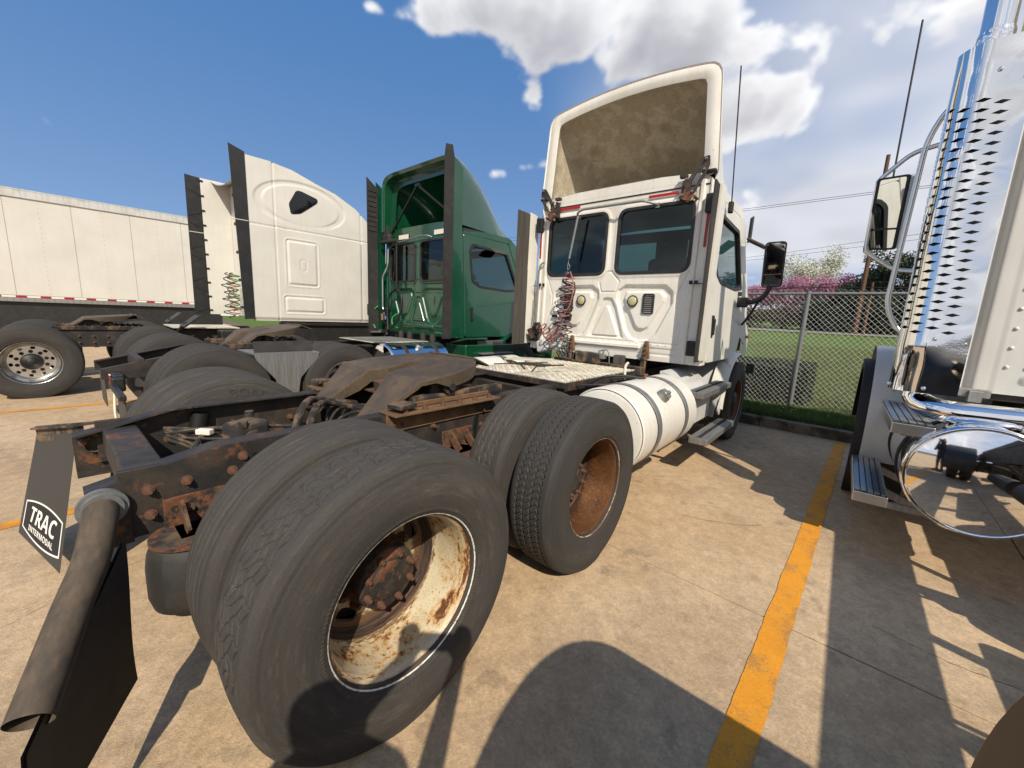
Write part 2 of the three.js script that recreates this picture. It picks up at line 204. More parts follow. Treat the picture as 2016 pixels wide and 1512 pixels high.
const discTex = (cream) => tex(512, (u, v, i, j) => { const x = i / 512 - .5, y = j / 512 - .5, q = Math.hypot(x, y) * .46, n = S(NA, u, v) * .55 + S(NC, u * 1.5, v * 1.5) * .45; let c = cream ? c3([206, 194, 164], [190, 174, 140], S(NB, u, v)) : c3([118, 74, 42], [84, 54, 34], S(NB, u, v)); c = c3(c, cream ? [104, 78, 56] : [60, 42, 30], sm(.172, .20, q + (n - .5) * .10)); c = c3(c, [122, 74, 40], sm(.155, .135, q + (n - .5) * .10) * .6); c = c3(c, [86, 52, 34], sm(.62, .70, n)); c = c3(c, [96, 70, 46], sm(.72, .8, S(NC, u * 3, v * 3)) * .8); return c; }, 1);
mats.rimCream = M({ map: rimTex(1), r: .5, bump: bumpMid, bs: .001, keepUV: true }); mats.rimRust = M({ map: rimTex(0), r: .42, m: .35, bump: tex(512, (u, v) => S(ND, u, v), .5, false, 512, .2), bs: .004, keepUV: true }); mats.rimLipRust = M({ map: tex(256, (u, v) => c3([132, 88, 50], [190, 176, 150], sm(.55, .7, S(NB, u, v))), .5), r: .5 });
mats.discCream = M({ map: discTex(1), r: .6, bump: bumpMid, bs: .001, keepUV: true }); mats.discRust = M({ map: discTex(0), r: .6, m: .1, bump: bumpMid, bs: .001, keepUV: true }); mats.rimFlake = M({ map: frameTex(.6, .5, .2), c: 0xf0d8b8, r: .8 });
mats.rimLip = M({ map: tex(256, (u, v) => c3([216, 212, 200], [150, 120, 80], sm(.62, .75, S(NC, u, v))), .3), r: .45 });
mats.hubDark = M({ map: frameTex(.5, .4, .3), r: .7, bump: bumpMid, bs: .003 });
mats.aluminium = M({ c: 0xd9d9d6, r: .28, m: 1, bump: bumpFine, bs: .0003 });
mats.aluDull = M({ map: tex(512, (u, v) => c3([168, 168, 166], [138, 137, 134], S(NB, u * 4, v * .3)).map((x) => x * (.92 + .16 * S(ND, u, v))), .5), r: .5, m: .75 });
mats.treadPlate = M({ map: tex(512, (u, v) => c3([214, 208, 192], [176, 168, 150], sm(.4, .8, S(NB, u, v))).map((x) => x * (.9 + .2 * S(ND, u, v))), .6), r: .55, m: .2 });
mats.chrome = M({ c: 0xf1f1f2, r: .045, m: 1 });
mats.chromeWavy = M({ c: 0xeceded, r: .05, m: 1, bump: tex(256, (u, v) => S(NE, u, v), 1.1, false), bs: .012 });
mats.zinc = M({ map: tex(256, (u, v) => c3([150, 152, 150], [120, 122, 121], S(NC, u, v)), .4), r: .5, m: .6 });
// body paint
const whitePaint = (base, dirt, amt, speck, m = 1.2) => tex(1024, (u, v) => { let c = c3(base, base.map((x) => x * .955), S(NA, u, v)); c = c3(c, dirt, sm(.45, .9, S(NB, u * 3, v * .35 + 40)) * amt * .5 + sm(.5, .95, S(NA, u + 77, v + 10)) * amt * .6); const p = S(ND, u * 2.3 + 17, v * 2.3) * .5 + S(NC, u * 1.7, v * 1.7 + 200) * .5; c = c3(c, [108, 96, 76], sm(.74 - speck * .08, .80, p) * .75 * (speck > 0 ? 1 : 0)); return c; }, m);
mats.white = M({ map: whitePaint([220, 217, 208], [190, 179, 156], .30, .6), r: .42, phys: { clearcoat: .25, clearcoatRoughness: .3 } });
mats.whiteClean = M({ map: whitePaint([212, 209, 201], [194, 187, 170], .3, 0), r: .38, phys: { clearcoat: .5, clearcoatRoughness: .15 } });
mats.whiteRight = M({ map: whitePaint([206, 205, 200], [184, 181, 172], .3, 0), r: .4, phys: { clearcoat: .5, clearcoatRoughness: .15 } });
mats.whiteGrey = M({ map: whitePaint([196, 196, 194], [150, 145, 136], .5, .2), r: .45 });
mats.trailer = M({ map: whitePaint([206, 203, 195], [192, 186, 172], .3, 0, 2.2), r: .4, bump: tex(256, (u, v) => S(NE, u, v), 2.4, false), bs: .01 });
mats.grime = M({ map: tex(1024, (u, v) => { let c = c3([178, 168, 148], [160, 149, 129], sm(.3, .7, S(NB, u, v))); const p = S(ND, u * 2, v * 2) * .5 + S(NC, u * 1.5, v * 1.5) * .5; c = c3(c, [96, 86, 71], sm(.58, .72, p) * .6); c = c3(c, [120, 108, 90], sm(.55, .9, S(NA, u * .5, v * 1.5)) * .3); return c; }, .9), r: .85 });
mats.green = M({ map: tex(512, (u, v) => c3([5, 60, 38], [8, 70, 44], S(NB, u, v)), 1), r: .3, phys: { clearcoat: 1, clearcoatRoughness: .06 } });
mats.glass = M({ c: 0x8fada8, r: .03, phys: { transmission: 1, thickness: 0, ior: 1.5 } });
mats.glassDark = M({ c: 0x1d2426, r: .06, phys: { transmission: .55, thickness: 0 } });
mats.glassClear = M({ c: 0xd8e6e2, r: .02, phys: { transmission: 1, thickness: 0 } });
mats.mirror = M({ c: 0xe8ecec, r: .02, m: 1 });
mats.red = M({ c: 0x9c1a1e, r: .4 }); mats.amber = M({ c: 0xd8640c, r: .25, phys: { clearcoat: 1 } });
mats.lens = M({ map: tex(128, (u, v) => c3([196, 190, 150], [150, 146, 112], S(NC, u, v)), .1), r: .3 });
mats.seat = M({ c: 0x6b6a64, r: .95 }); mats.interior = M({ c: 0x2c2b29, r: .9 });
mats.hoseRed = M({ c: 0x8f5a4c, r: .5 }); mats.hoseBlue = M({ c: 0x2b3550, r: .5 }); mats.hoseBlack = M({ c: 0x191919, r: .5 }); mats.hoseGreen = M({ c: 0x3f9a5a, r: .5 }); mats.hoseDust = M({ map: frameTex(.1, .9, .3), r: .8 });
mats.paper = M({ c: 0xd9d4c4, r: .8 });
mats.bark = M({ map: tex(256, (u, v) => c3([116, 84, 58], [70, 52, 38], S(NB, u * 4, v * .4)), .7), r: .95, bump: bumpMid, bs: .02 });
// ---------------------------------------------------------------- the lot
const atZ = (u, v, z) => { const d = pixelDir(u, v); return camera.position.clone().addScaledVector(d, (z - camera.position.z) / d.z); };
const KERB_Z = -6.7;
structure('asphalt_base', mats.joint, new THREE.PlaneGeometry(140, 60).rotateX(-Math.PI / 2).translate(-20, -.02, KERB_Z + 30));
{
  const lot = new THREE.Group(); lot.name = 'concrete_lot'; lot.userData.kind = 'structure'; scene.add(lot);
  const xs = [-60, -31.9, -24.6, -17.3, -13.65, -10, -6.36, -2.72, .94, 4.6, 12, 30], zs = [KERB_Z, -2.22, 2.4, 7, 30];
  for (let i = 0; i + 1 < xs.length; i++) for (let j = 0; j + 1 < zs.length; j++) {
    const g = .004, w = xs[i + 1] - xs[i] - 2 * g, d = zs[j + 1] - zs[j] - 2 * g;
    part(lot, 'slab', mats.concrete, box(w, .03, d, (xs[i] + xs[i + 1]) / 2, -.015, (zs[j] + zs[j + 1]) / 2, { r: .004 }));
  }
  const R = rng(5);
  for (const [x, z0, z1] of [[-.15, -6.6, 3.2], [-3.83, -6.6, 3.2], [-7.62, -6.6, 3.2], [-11.35, -6.6, 3.2], [3.5, -6.6, 3.2]]) {
    const n = 240, wob = [0, 1].map(() => { let w = 0; return Array.from({ length: n + 1 }, () => (w = w * .6 + (R() - .5) * .005)); });
    const g = grid(6, n, (u, v) => { const k = Math.round(v * n), e = u === 0 ? wob[0][k] : u === 1 ? wob[1][k] : 0; return [x + (u - .5) * .112 + e, .004, mix(z1, z0, v)]; });
    const o = part(scene, numbered('parking_line'), mats.paint, g); o.userData.kind = 'structure';
  }
}
// kerb, lawn, road beyond
{
  const k = new THREE.Group(); k.name = 'kerb'; k.userData.kind = 'structure'; scene.add(k);
  const prof = rpoly([[0, -.1], [0, .14], [-.16, .14], [-.16, -.1]], [.01, .03, .02, .01]);
  for (let x = -19.4; x < 12; x += 1.83) part(k, 'kerb_stone', mats.kerb, extZY(prof, x + .006, x + 1.824).translate(0, 0, KERB_Z));
}
const lawnY = (x, z) => { const d = KERB_Z - .1 - z; return .12 + (d < 1 ? 0 : (d - 1) * .031) + .03 * (fbm(x * .6, 3, z * .6, 3) - .5) * sm(.2, 1.5, d) + .25 * (fbm(x * .06, 1, z * .06, 2) - .5) * sm(5, 20, d); };
mats.lawn = M({ map: tex(1024, (u, v) => { let c = c3([70, 94, 24], [98, 122, 36], S(NB, u, v)); c = c3(c, [128, 116, 66], sm(.55, .85, S(NA, u + 90, v)) * .55); return c.map((x) => x * (.65 + .7 * S(ND, u * 2, v * 2))); }, 1.7), r: 1, bump: bumpFine, bs: .03 });
mats.soil = M({ map: tex(512, (u, v) => c3([140, 116, 78], [96, 84, 48], S(NB, u, v)).map((x) => x * (.7 + .6 * S(ND, u, v))), .9), r: 1 });
structure('lawn', mats.lawn, grid(120, 90, (u, v) => { const z = KERB_Z - .155 - Math.pow(v, 2.2) * 160, x = (u - .5) * (40 + v * 320) - 2; return [x, lawnY(x, z), z]; }));
structure('road', M({ map: tex(256, (u, v) => c3([150, 142, 128], [120, 114, 104], S(NB, u, v)), 3), r: .95 }), grid(60, 2, (u, v) => { const x = (u - .5) * 240, z = -40 - v * 4.5; return [x, lawnY(x, z) + .06, z]; }));
// grass: uncountable blades along the kerb and on the near lawn
{
  const blade = new THREE.BufferGeometry(); blade.setAttribute('position', new THREE.BufferAttribute(new Float32Array([-.0035, 0, 0, .0035, 0, 0, .001, .055, .006, -.0035, 0, 0, .001, .055, .006, -.0005, .10, .022]), 3)); blade.computeVertexNormals();
  const m = M({ c: 0xffffff, r: .8, phys: { transmission: .25, thickness: 0 } });
  const mk = (name, n, f, seed, label) => { const o = new THREE.InstancedMesh(blade, m, n), R = rng(seed), q = new THREE.Quaternion(), e = new THREE.Euler(), c = new THREE.Color(), mt = new THREE.Matrix4(); for (let i = 0; i < n; i++) { const [x, z, s, dry] = f(R); e.set((R() - .5) * .8, R() * TAU, (R() - .5) * .8); q.setFromEuler(e); mt.compose(new THREE.Vector3(x, lawnY(x, z) - .005, z), q, new THREE.Vector3(1 + R(), s * (.6 + .8 * R()), 1)); o.setMatrixAt(i, mt); const k = R(); dry && R() < dry ? c.setRGB(.24 + .1 * k, .2 + .07 * k, .09) : c.setRGB(.05 + .06 * k, .11 + .09 * k, .02 + .015 * k); o.setColorAt(i, c); } o.name = name; o.userData = { kind: 'stuff', label, category: 'grass' }; shade(o); scene.add(o); };
  mk('verge_grass', 42000, (R) => [-3 + R() * 5, KERB_Z - .17 - Math.pow(R(), 1.4) * 1.0, 1.0, .08], 71, 'bright green grass verge growing between the kerb and the chain link fence');
  mk('lawn_grass', 90000, (R) => { const z = KERB_Z - 1.1 - Math.pow(R(), 1.7) * 16; return [-(.02 + .24 * R()) * -z + .9 + R() * 1.2, z, .75, .3]; }, 72, 'patchy mown grass blades of the lawn behind the chain link fence');
}

// hairline cracks in the slabs
{
  mats.crack = M({ c: 0x5a4a38, r: 1 }); const R = rng(15);
  for (const pts of [[[.2, -2.55], [.45, -2.51], [.75, -2.53], [1.1, -2.46]], [[-2.5, .55], [-2.62, .33], [-2.75, .08], [-2.9, -.26], [-3.2, -.7], [-3.3, -1.2]], [[-.9, -3.0], [-.75, -3.05], [-.5, -3.2], [-.42, -3.3]]]) {
    const c = new THREE.CatmullRomCurve3(pts.map(([x, z]) => new THREE.Vector3(x, .0015, z))), n = 70; const o = part(scene, numbered('crack'), mats.crack, grid(1, n, (u, v) => { const p = c.getPoint(v), w = (.0022 + .0018 * hash3(v * n | 0, 3, 5)) * (u - .5); return [p.x + w + .006 * (vnoise(v * 40, 1, 1) - .5), .0015, p.z + w + .010 * (vnoise(v * 40, 9, 1) - .5)]; })); o.userData.kind = 'structure';
  }
}
// ---------------------------------------------------------------- tyres and wheels (axis along x, outer face towards +x)
const AXLE_Y = .489;
function tyreGeo(o = {}) {
  const R = o.R ?? .508, n = o.n ?? 160, nt = o.nt ?? 28, hw = .104;
  const half = new THREE.CatmullRomCurve3([[.098, .284], [.110, .286], [.120, .297], [.131, .325], [.1395, .375], [.1385, .42], [.1325, .457], [.1255, .485], [.118, .501], [.109, .5085]].map(([x, r]) => new THREE.Vector3(x, r * R / .52, 0))).getPoints(o.ns ?? 60);
  const ribs = (r) => (o.rings ? .0016 * Math.sin((r - .43) / .0115 * TAU) * sm(.43, .435, r) * sm(.50, .495, r) : 0) - .0015 * (sm(.455, .458, r) - sm(.461, .464, r)) + .0022 * (sm(.300, .303, r) - sm(.308, .311, r)) + .0012 * (sm(.468, .470, r) - sm(.472, .474, r));
  const prof = []; for (const p of half) prof.push([p.x + ribs(p.y), p.y, 0]);
  for (let i = 1; i < nt; i++) { const x = hw - 2 * hw * i / nt; prof.push([x, R - .006 - .005 * (x / hw) ** 2 + .004, 1]); }
  for (const p of half.slice().reverse()) prof.push([-p.x - ribs(p.y), p.y, 0]);
  let acc = 0; const arc = prof.map((p, i) => (i ? acc += Math.hypot(p[0] - prof[i - 1][0], p[1] - prof[i - 1][1]) : 0));
  const tread = o.tread ?? (() => 0), circ = R * TAU;
  return grid(n, prof.length - 1, (u, v) => {
    const k = Math.round(v * (prof.length - 1)), [x, r, t] = prof[k], a = u * TAU; const rr = r - (t ? tread(x, u * circ, circ) : 0);
    let y = Math.cos(a) * rr, z = Math.sin(a) * rr, xx = x + (o.serr && r > .302 && r < .315 ? Math.sign(x) * .0009 * Math.sin(a * 150) : 0); const d = -y - (AXLE_Y - .02); if (d > 0) xx *= 1 + .06 * Math.min(1, d / .02) * (t ? 0 : 1); y = Math.max(y, -AXLE_Y + .001);
    return [xx, y, z, u * circ, arc[k]];
  }, { flip: false });
}
const tri = (x) => 1 - 4 * Math.abs(x - Math.floor(x) - .5);
const groove = (d, w, depth) => depth * (1 - sm(w * .35, w * .75, Math.abs(d)));
const treads = {
  worn: (x, s, c) => { const N = Math.round(c / .095), p = s / c * N, w = .008 * Math.sin(TAU * p); let d = 0; for (const g of [-.072, -.036, 0, .036, .072]) d = Math.max(d, groove(x - g - w, .0052, .009)); const k = Math.round(c / .048), cell = s / c * k + (x * 9 + Math.sin(x * 60) * .3), f = (cell - Math.floor(cell) - .5) * c / k; if (Math.abs(x - w) < .072) d = Math.max(d, groove(f, .0042, .007)); return d; },
  zig: (x, s, c) => { const N = Math.round(c / .036); let d = 0; [-.072, -.026, .020, .066].forEach((g, i) => { d = Math.max(d, groove(x - g - .006 * tri(s / c * N + i * .5), .0065, .009)); }); const f = ((s / c * N + .25) % 1 - .5) * c / N; for (const g of [-.049, -.003, .043]) { const e = x - g; if (Math.abs(e) < .016) d = Math.max(d, groove(f + e * .6, .004, .006)); } return d; },
  rib: (x) => { let d = 0; for (const g of [-.07, -.035, 0, .035, .07]) d = Math.max(d, groove(x - g, .009, .013)); return d; },
  block: (x, s, c) => { const N = Math.round(c / .12); let d = 0; [-.06, -.02, .02, .06].forEach((g, i) => { d = Math.max(d, groove(x - g - .004 * tri(s / c * N * 2 + i * .5), .007, .008)); }); [-.04, 0, .04].forEach((g, i) => { if (Math.abs(x - g) < .018) { const f = ((s / c * N + i * .5) % 1 - .5) * c / N; d = Math.max(d, groove(f - (x - g) * .3, .006, .006)); } }); return d; },
  lug: (x, s, c) => { const N = Math.round(c / .055); let d = 0; for (const g of [-.035, .035]) d = Math.max(d, groove(x - g, .009, .012)); const f = ((s / c * N) % 1 - .5) * c / N; if (Math.abs(x) > .05) d = Math.max(d, groove(f, .016, .012)); return d; },
};
const TY = { worn: tyreGeo({ n: 1000, nt: 130, tread: treads.worn, serr: 1 }), zig: tyreGeo({ n: 900, nt: 90, tread: treads.zig, rings: 1, serr: 1 }), rib: tyreGeo({ n: 160, nt: 70, tread: treads.rib }), block: tyreGeo({ n: 460, nt: 64, tread: treads.block }), lug: tyreGeo({ n: 330, nt: 40, tread: treads.lug }), ribLow: tyreGeo({ n: 96, nt: 42, ns: 12, tread: treads.rib }) };
// steel rim of an outer dual: deep dish
const rimBarrel = flat(latheX([[.285, .112], [.282, .106], [.272, .096], [.265, .08], [.261, .03], [.257, -.05], [.254, -.085], [.249, -.098]], 64));
const rimLip = flatUV(latheX([[.284, .113], [.286, .118], [.292, .1205], [.298, .118], [.300, .111], [.296, .100]], 64));
const discStep = flat(latheX([[.247, -.095], [.243, -.110], [.240, -.138], [.228, -.150], [.205, -.152]], 64));
function flatUV(g) { return boxUV(flat(g)); }
function discGeo(ro, ri, holes, hr, hw, hh, x, th = .012) { const s = new THREE.Shape(); s.absarc(0, 0, ro, 0, TAU, false); const hs = [circlePath(0, 0, ri)]; for (let k = 0; k < holes; k++) { const a = (k + .3) / holes * TAU, p = new THREE.Path(), pts = []; for (let j = 0; j < 20; j++) { const t = -j / 20 * TAU, e = .6; const X = Math.sign(Math.cos(t)) * Math.pow(Math.abs(Math.cos(t)), e) * hw / 2 + hr, Y = Math.sign(Math.sin(t)) * Math.pow(Math.abs(Math.sin(t)), e) * hh / 2; pts.push(new THREE.Vector2(X * Math.cos(a) - Y * Math.sin(a), X * Math.sin(a) + Y * Math.cos(a))); } p.setFromPoints(pts); hs.push(p); } return flatUV(ext(s, th, { holes: hs, bevel: .003, cs: 40 }).rotateY(Math.PI / 2).translate(x, 0, 0)); }
const discUV = (g) => { const p = g.attributes.position, uv = g.attributes.uv; for (let i = 0; i < p.count; i++) uv.setXY(i, p.getZ(i) / .46 + .5, p.getY(i) / .46 + .5); return g; };
const steelDisc = discUV(discGeo(.234, .09, 5, .188, .052, .084, -.158)), alloyDisc = discGeo(.226, .10, 10, .195, .034, .042, -.10, .02);
const alloyBarrel = flatUV(latheX([[.285, .112], [.280, .104], [.270, .094], [.262, .05], [.254, -.02], [.246, -.06], [.226, -.088]], 64));
const hubGeo = flatUV(latheX([[.128, -.172], [.128, -.135], [.118, -.120], [.114, -.070], [.108, -.062], [.075, -.060], [.070, -.050], [.045, -.046], [0.0001, -.045]], 40));
const hubAlloy = flatUV(latheX([[.11, -.10], [.108, -.03], [.10, -.015], [.06, 0], [.05, .02], [.03, .03], [.0001, .032]], 32));
const hex = (r, l, x) => new THREE.CylinderGeometry(r, r, l, 6).rotateZ(-Math.PI / 2).translate(x, 0, 0);
const nutGeo = flatUV(merge([hex(.019, .026, .013), cylX(.0225, .006, .003, 0, 0, 12), cylX(.011, .02, .03, 0, 0, 8)]));
const studGeo = flatUV(merge([hex(.013, .016, .008), cylX(.0075, .018, .02, 0, 0, 8)]));
const boltGeo = flatUV(merge([cylX(.018, .004, .002, 0, 0, 14), hex(.0138, .015, .011), cylX(.008, .012, .023, 0, 0, 8)]));
const holeGeo = flatUV(cylX(.019, .004, 0, 0, 0, 14));
function wheel(parent, pos, o) { // side: +1 outer face towards +x
  const w = group(parent, 'wheel', pos); if (o.side < 0) w.rotation.y = Math.PI;
  const t = put(w, 'tyre', o.tyre, o.tm ?? mats.tyre); if (o.side < 0 || o.spin) t.rotation.x = 0;
  if (o.kind === 'inner') { put(w, 'rim', rimBarrel, mats.hubDark).rotation.y = Math.PI; return w; }
  if (o.kind === 'alloy') {
    put(w, 'rim', alloyBarrel, mats.aluminium); put(w, 'rim_lip', rimLip, mats.aluminium); put(w, 'disc', alloyDisc, mats.aluminium);
    put(w, 'hub', hubAlloy, o.low ? mats.black : mats.hubDark);
    for (let k = 0; k < 10; k++) { const a = k / 10 * TAU; put(w, 'lug_nut', nutGeo, mats.steelDark, [-.08, Math.cos(a) * .143, Math.sin(a) * .143]); }
    return w;
  }
  const rm = o.rm ?? mats.rimCream;
  if (o.kind === 'steer') { // disc stands out: convex steel wheel
    put(w, 'rim', rimBarrel, rm).rotation.y = 0; put(w, 'rim_lip', rimLip, mats.rimLip); put(w, 'disc', steelDisc, rm === mats.rimRust ? mats.discRust : rm, [.165, 0, 0]); put(w, 'hub', hubGeo, mats.hubDark, [.165, 0, 0]);
    for (let k = 0; k < 10; k++) { const a = k / 10 * TAU; put(w, 'lug_nut', nutGeo, mats.hubDark, [.028, Math.cos(a) * .143, Math.sin(a) * .143]); }
    return w;
  }
  put(w, 'rim', rimBarrel, rm); put(w, 'rim_lip', rimLip, rm === mats.rimRust ? mats.rimLipRust : mats.rimLip); put(w, 'disc_step', discStep, mats.hubDark); put(w, 'disc', steelDisc, rm === mats.rimCream ? mats.discCream : rm === mats.rimRust ? mats.discRust : rm); put(w, 'hub', hubGeo, mats.hubDark, [.03, 0, 0]);
  if (!o.low) {
    for (let k = 0; k < 10; k++) { const a = (k + .2) / 10 * TAU; put(w, 'lug_nut', nutGeo, mats.rustBolt, [-.148, Math.cos(a) * .1425, Math.sin(a) * .1425]); }
    for (let k = 0; k < 8; k++) { const a = (k + .5) / 8 * TAU; put(w, 'hub_stud', studGeo, mats.rustBolt, [-.032, Math.cos(a) * .092, Math.sin(a) * .092]); }
    put(w, 'valve_stem', flatUV(tube([[-.13, .17, -.115], [-.11, .172, -.118], [-.07, .178, -.12], [-.045, .176, -.118]], .004)), mats.zinc);
  }
  return w;
}
// ---------------------------------------------------------------- frame rails, axles, fifth wheel
function railGeo(s, o) { // s = side, C-section opening inwards; profile in (z, y)
  const top = o.top ?? .9, bot = o.bot ?? .63, z0 = o.front, z1 = o.rear, k = o.kink ?? .35, dr = o.drop ?? .08, web = [[z0, bot], [z1, bot + .0], [z1, top - dr], [z1 - k, top], [z0, top]];
  const xo = s * .43, xi = s * .345, a = Math.min(xo, xi), b = Math.max(xo, xi), out = [];
  out.push(s > 0 ? extZY(web, .421, .430) : extZY(web, -.430, -.421));
  out.push(extZY([[z0, top - .009], [z1 - k, top - .009], [z1, top - dr - .009], [z1, top - dr + .0005], [z1 - k, top + .0005], [z0, top + .0005]], a + (s > 0 ? 0 : .0095), b - (s > 0 ? .0095 : 0), {}));
  out.push(extZY([[z0, bot - .0005], [z1, bot - .0005], [z1, bot + .009], [z0, bot + .009]], a + (s > 0 ? 0 : .0095), b - (s > 0 ? .0095 : 0)));
  return out;
}
function fifthWheel(parent, pos, o = {}) { // top plate with two sloped horns at the back
  const f = group(parent, 'fifth_wheel', pos), m = o.m ?? mats.grease, tilt = o.tilt ?? .11;
  // plan outline row by row: outer edge, inner edge of the throat, height
  const BZ = .15, TZ = .485, xOut = (z) => z < BZ ? .47 * Math.pow(Math.max(0, 1 - Math.pow(Math.abs((z - .08) / .585), 2.3)), .46) : mix(.455, .325, Math.pow((z - BZ) / (TZ - BZ), .9)) * Math.pow(Math.max(.0, 1 - Math.pow(Math.max(0, (z - BZ) / (TZ - BZ)), 9)), .25) + .0;
  const xIn = (z) => z < -.14 ? 0 : z < -.06 ? .05 * Math.sqrt(Math.max(0, 1 - ((z + .06) / .08) ** 2)) : z < .06 ? .05 : mix(.05, .215, Math.pow((z - .06) / (TZ - .06), .85));
  const yTop = (x, z) => { const b = z - BZ, rr = Math.hypot(x, z + .08); return -(b > 0 ? b * .62 * sm(-.005, .03, b) : 0) - .004 * (1 - sm(.006, .016, Math.abs(rr - .21))) - .003 * (1 - sm(.008, .02, Math.abs(rr - .33)))  - .010 * sm(xIn(z) + .02, xIn(z), Math.abs(x)) * (z > -.05 ? 1 : 0) - .004 * sm(xOut(z) - .010, xOut(z), Math.abs(x)); };
  const plateParts = [], zA = -.495, n = 70;
  for (const sg of [-1, 1]) {
    const row = (v) => { const z = mix(zA, TZ, v), a = xIn(z), b = Math.max(a + .02, xOut(z)); return [z, a, b]; };
    const th = .022; plateParts.push(grid(26, n, (u, v) => { const [z, a, b] = row(v), x = mix(a, b, u); return [sg * x, yTop(x, z), z]; }), grid(8, n, (u, v) => { const [z, a, b] = row(v), x = mix(a, b, u); return [sg * x, yTop(x, z) - th, z]; }), grid(1, n, (u, v) => { const [z, a, b] = row(v); return [sg * b, yTop(b, z) - u * (th + .05 * sm(-.42, -.25, z) * sm(.10, -.05, z)), z]; }), grid(1, n, (u, v) => { const [z, a, b] = row(v); return [sg * a, yTop(a, z) - u * mix(.075, .03, sm(.2, .45, z)), z]; }), grid(1, 1, (u, v) => { const [z, a, b] = row(1); return [sg * mix(a, b, u), yTop(mix(a, b, u), z) - v * .022, z]; }));
  }
  part(f, 'top_plate', m, plateParts);
  for (const sg of [-1, 1]) part(f, 'ramp_web', m, extZY([[.17, -.03], [.45, -.20], [.43, -.23], [.22, -.16], [.05, -.12], [-.1, -.10], [-.1, -.03]], sg > 0 ? .27 : -.29, sg > 0 ? .29 : -.27));
  part(f, 'rear_guide', m, box(.5, .014, .16, 0, -.03, -.50, { rx: -.5 }));
  part(f, 'lock_jaw', mats.rust, box(.16, .05, .16, 0, -.07, -.05), box(.1, .04, .3, 0, -.09, .02));
  for (const sg of [-1, 1]) part(f, 'pivot_bracket', mats.dust, extZY([[-.13, -.02], [.05, -.02], [.12, -.2], [-.2, -.2]], sg > 0 ? .36 : -.40, sg > 0 ? .40 : -.36), cylX(.045, .09, sg * .40, -.075, -.04, 18), cylX(.022, .12, sg * .41, -.075, -.04, 12));
  f.rotation.x = tilt; return f;
}
function boltAt(parent, x, y, z, s = 1, m = mats.rustBolt) { const b = put(parent, 'bolt', boltGeo, m, [x, y, z]); if (s < 0) b.rotation.y = Math.PI; return b; }
function helix(a, b, r, turns, o = {}) { const A = new THREE.Vector3(...a), B = new THREE.Vector3(...b), ax = B.clone().sub(A).normalize(), u = new THREE.Vector3().crossVectors(ax, Math.abs(ax.x) > .8 ? new THREE.Vector3(0, 1, 0) : new THREE.Vector3(1, 0, 0)).normalize(), w = new THREE.Vector3().crossVectors(ax, u), pts = [], n = turns * 14, R = rng(o.seed ?? 3); for (let i = 0; i <= n; i++) { const t = i / n, p = A.clone().lerp(B, t + (o.jit ?? .01) * Math.sin(t * 37)), rr = r * (1 + .25 * Math.sin(t * 23 + (o.seed ?? 0))) * sm(0, .04, t) * sm(0, .04, 1 - t); p.addScaledVector(u, Math.cos(t * turns * TAU) * rr).addScaledVector(w, Math.sin(t * turns * TAU) * rr); pts.push(p); } return new THREE.TubeGeometry(new THREE.CatmullRomCurve3(pts), n * 2, o.t ?? .007, 6, false); }

const FONT = await new FontLoader().loadAsync('fonts/droid/droid_sans_bold.typeface.json');
function lettering(text, size, rad, phi, x) { // raised letters round a sidewall that faces -x of the wheel, read from outside
  const g = flat(new TextGeometry(text, { font: FONT, size, depth: .0025, curveSegments: 3, bevelEnabled: false })); g.computeBoundingBox(); const w = g.boundingBox.max.x;
  return warp(g, (a, b, d) => { const p = phi + (a - w / 2) * 1.1 / rad, r = rad + b; return [x - d, r * Math.cos(p), r * Math.sin(p)]; });
}
const domeEnd = (r, z, h) => Array.from({ length: 18 }, (_, k) => { const q = Math.max(.0001, k / 17); return [r * q, z + h * (1 - q * q)]; });
// ---------------------------------------------------------------- day cab shell shared by the two day cab tractors
function sdPoly(pts, x, y) { let d = 1e9, s = 1; for (let i = 0, j = pts.length - 1; i < pts.length; j = i++) { const [ax, ay] = pts[i], [bx, by] = pts[j], ex = bx - ax, ey = by - ay, wx = x - ax, wy = y - ay, t = clamp((wx * ex + wy * ey) / (ex * ex + ey * ey), 0, 1), dx = wx - ex * t, dy = wy - ey * t; d = Math.min(d, dx * dx + dy * dy); const c1 = y >= ay, c2 = y < by, c3_ = ex * wy > ey * wx; if ((c1 && c2 && c3_) || (!c1 && !c2 && !c3_)) s = -s; } return s * Math.sqrt(d); }
const sdRR = (x, y, cx, cy, hw, hh, r) => { const qx = Math.abs(x - cx) - hw + r, qy = Math.abs(y - cy) - hh + r; return Math.hypot(Math.max(qx, 0), Math.max(qy, 0)) + Math.min(Math.max(qx, qy), 0) - r; };
const CAB_T = (y) => 1 - .052 * (y - 1.03);
const P_TRI = [[.204, 1.838], [.65, 1.832], [.735, 1.76], [.745, 1.64], [.60, 1.31], [.52, 1.235], [.40, 1.215], [.295, 1.25], [.235, 1.33], [.103, 1.68], [.115, 1.78]];
const P_TRI_IN = [[.215, 1.765], [.606, 1.770], [.665, 1.71], [.655, 1.66], [.50, 1.375], [.46, 1.35], [.385, 1.352], [.345, 1.39], [.19, 1.69]];
const P_A = [[0, 1.70], [.06, 1.69], [.115, 1.60], [.24, 1.24], [-.24, 1.24], [-.115, 1.60], [-.06, 1.69]], P_A_IN = [[.012, 1.605], [.03, 1.59], [.172, 1.275], [.16, 1.258], [-.16, 1.258], [-.172, 1.275], [-.03, 1.59], [-.012, 1.605]];
const P_PENT = [[0, 1.985], [.03, 1.975], [.125, 1.87], [.09, 1.756], [-.09, 1.756], [-.125, 1.87], [-.03, 1.975]];
const WIN = { cx: .462, cy: 2.288, hw: .400, hh: .342, r: .10 };
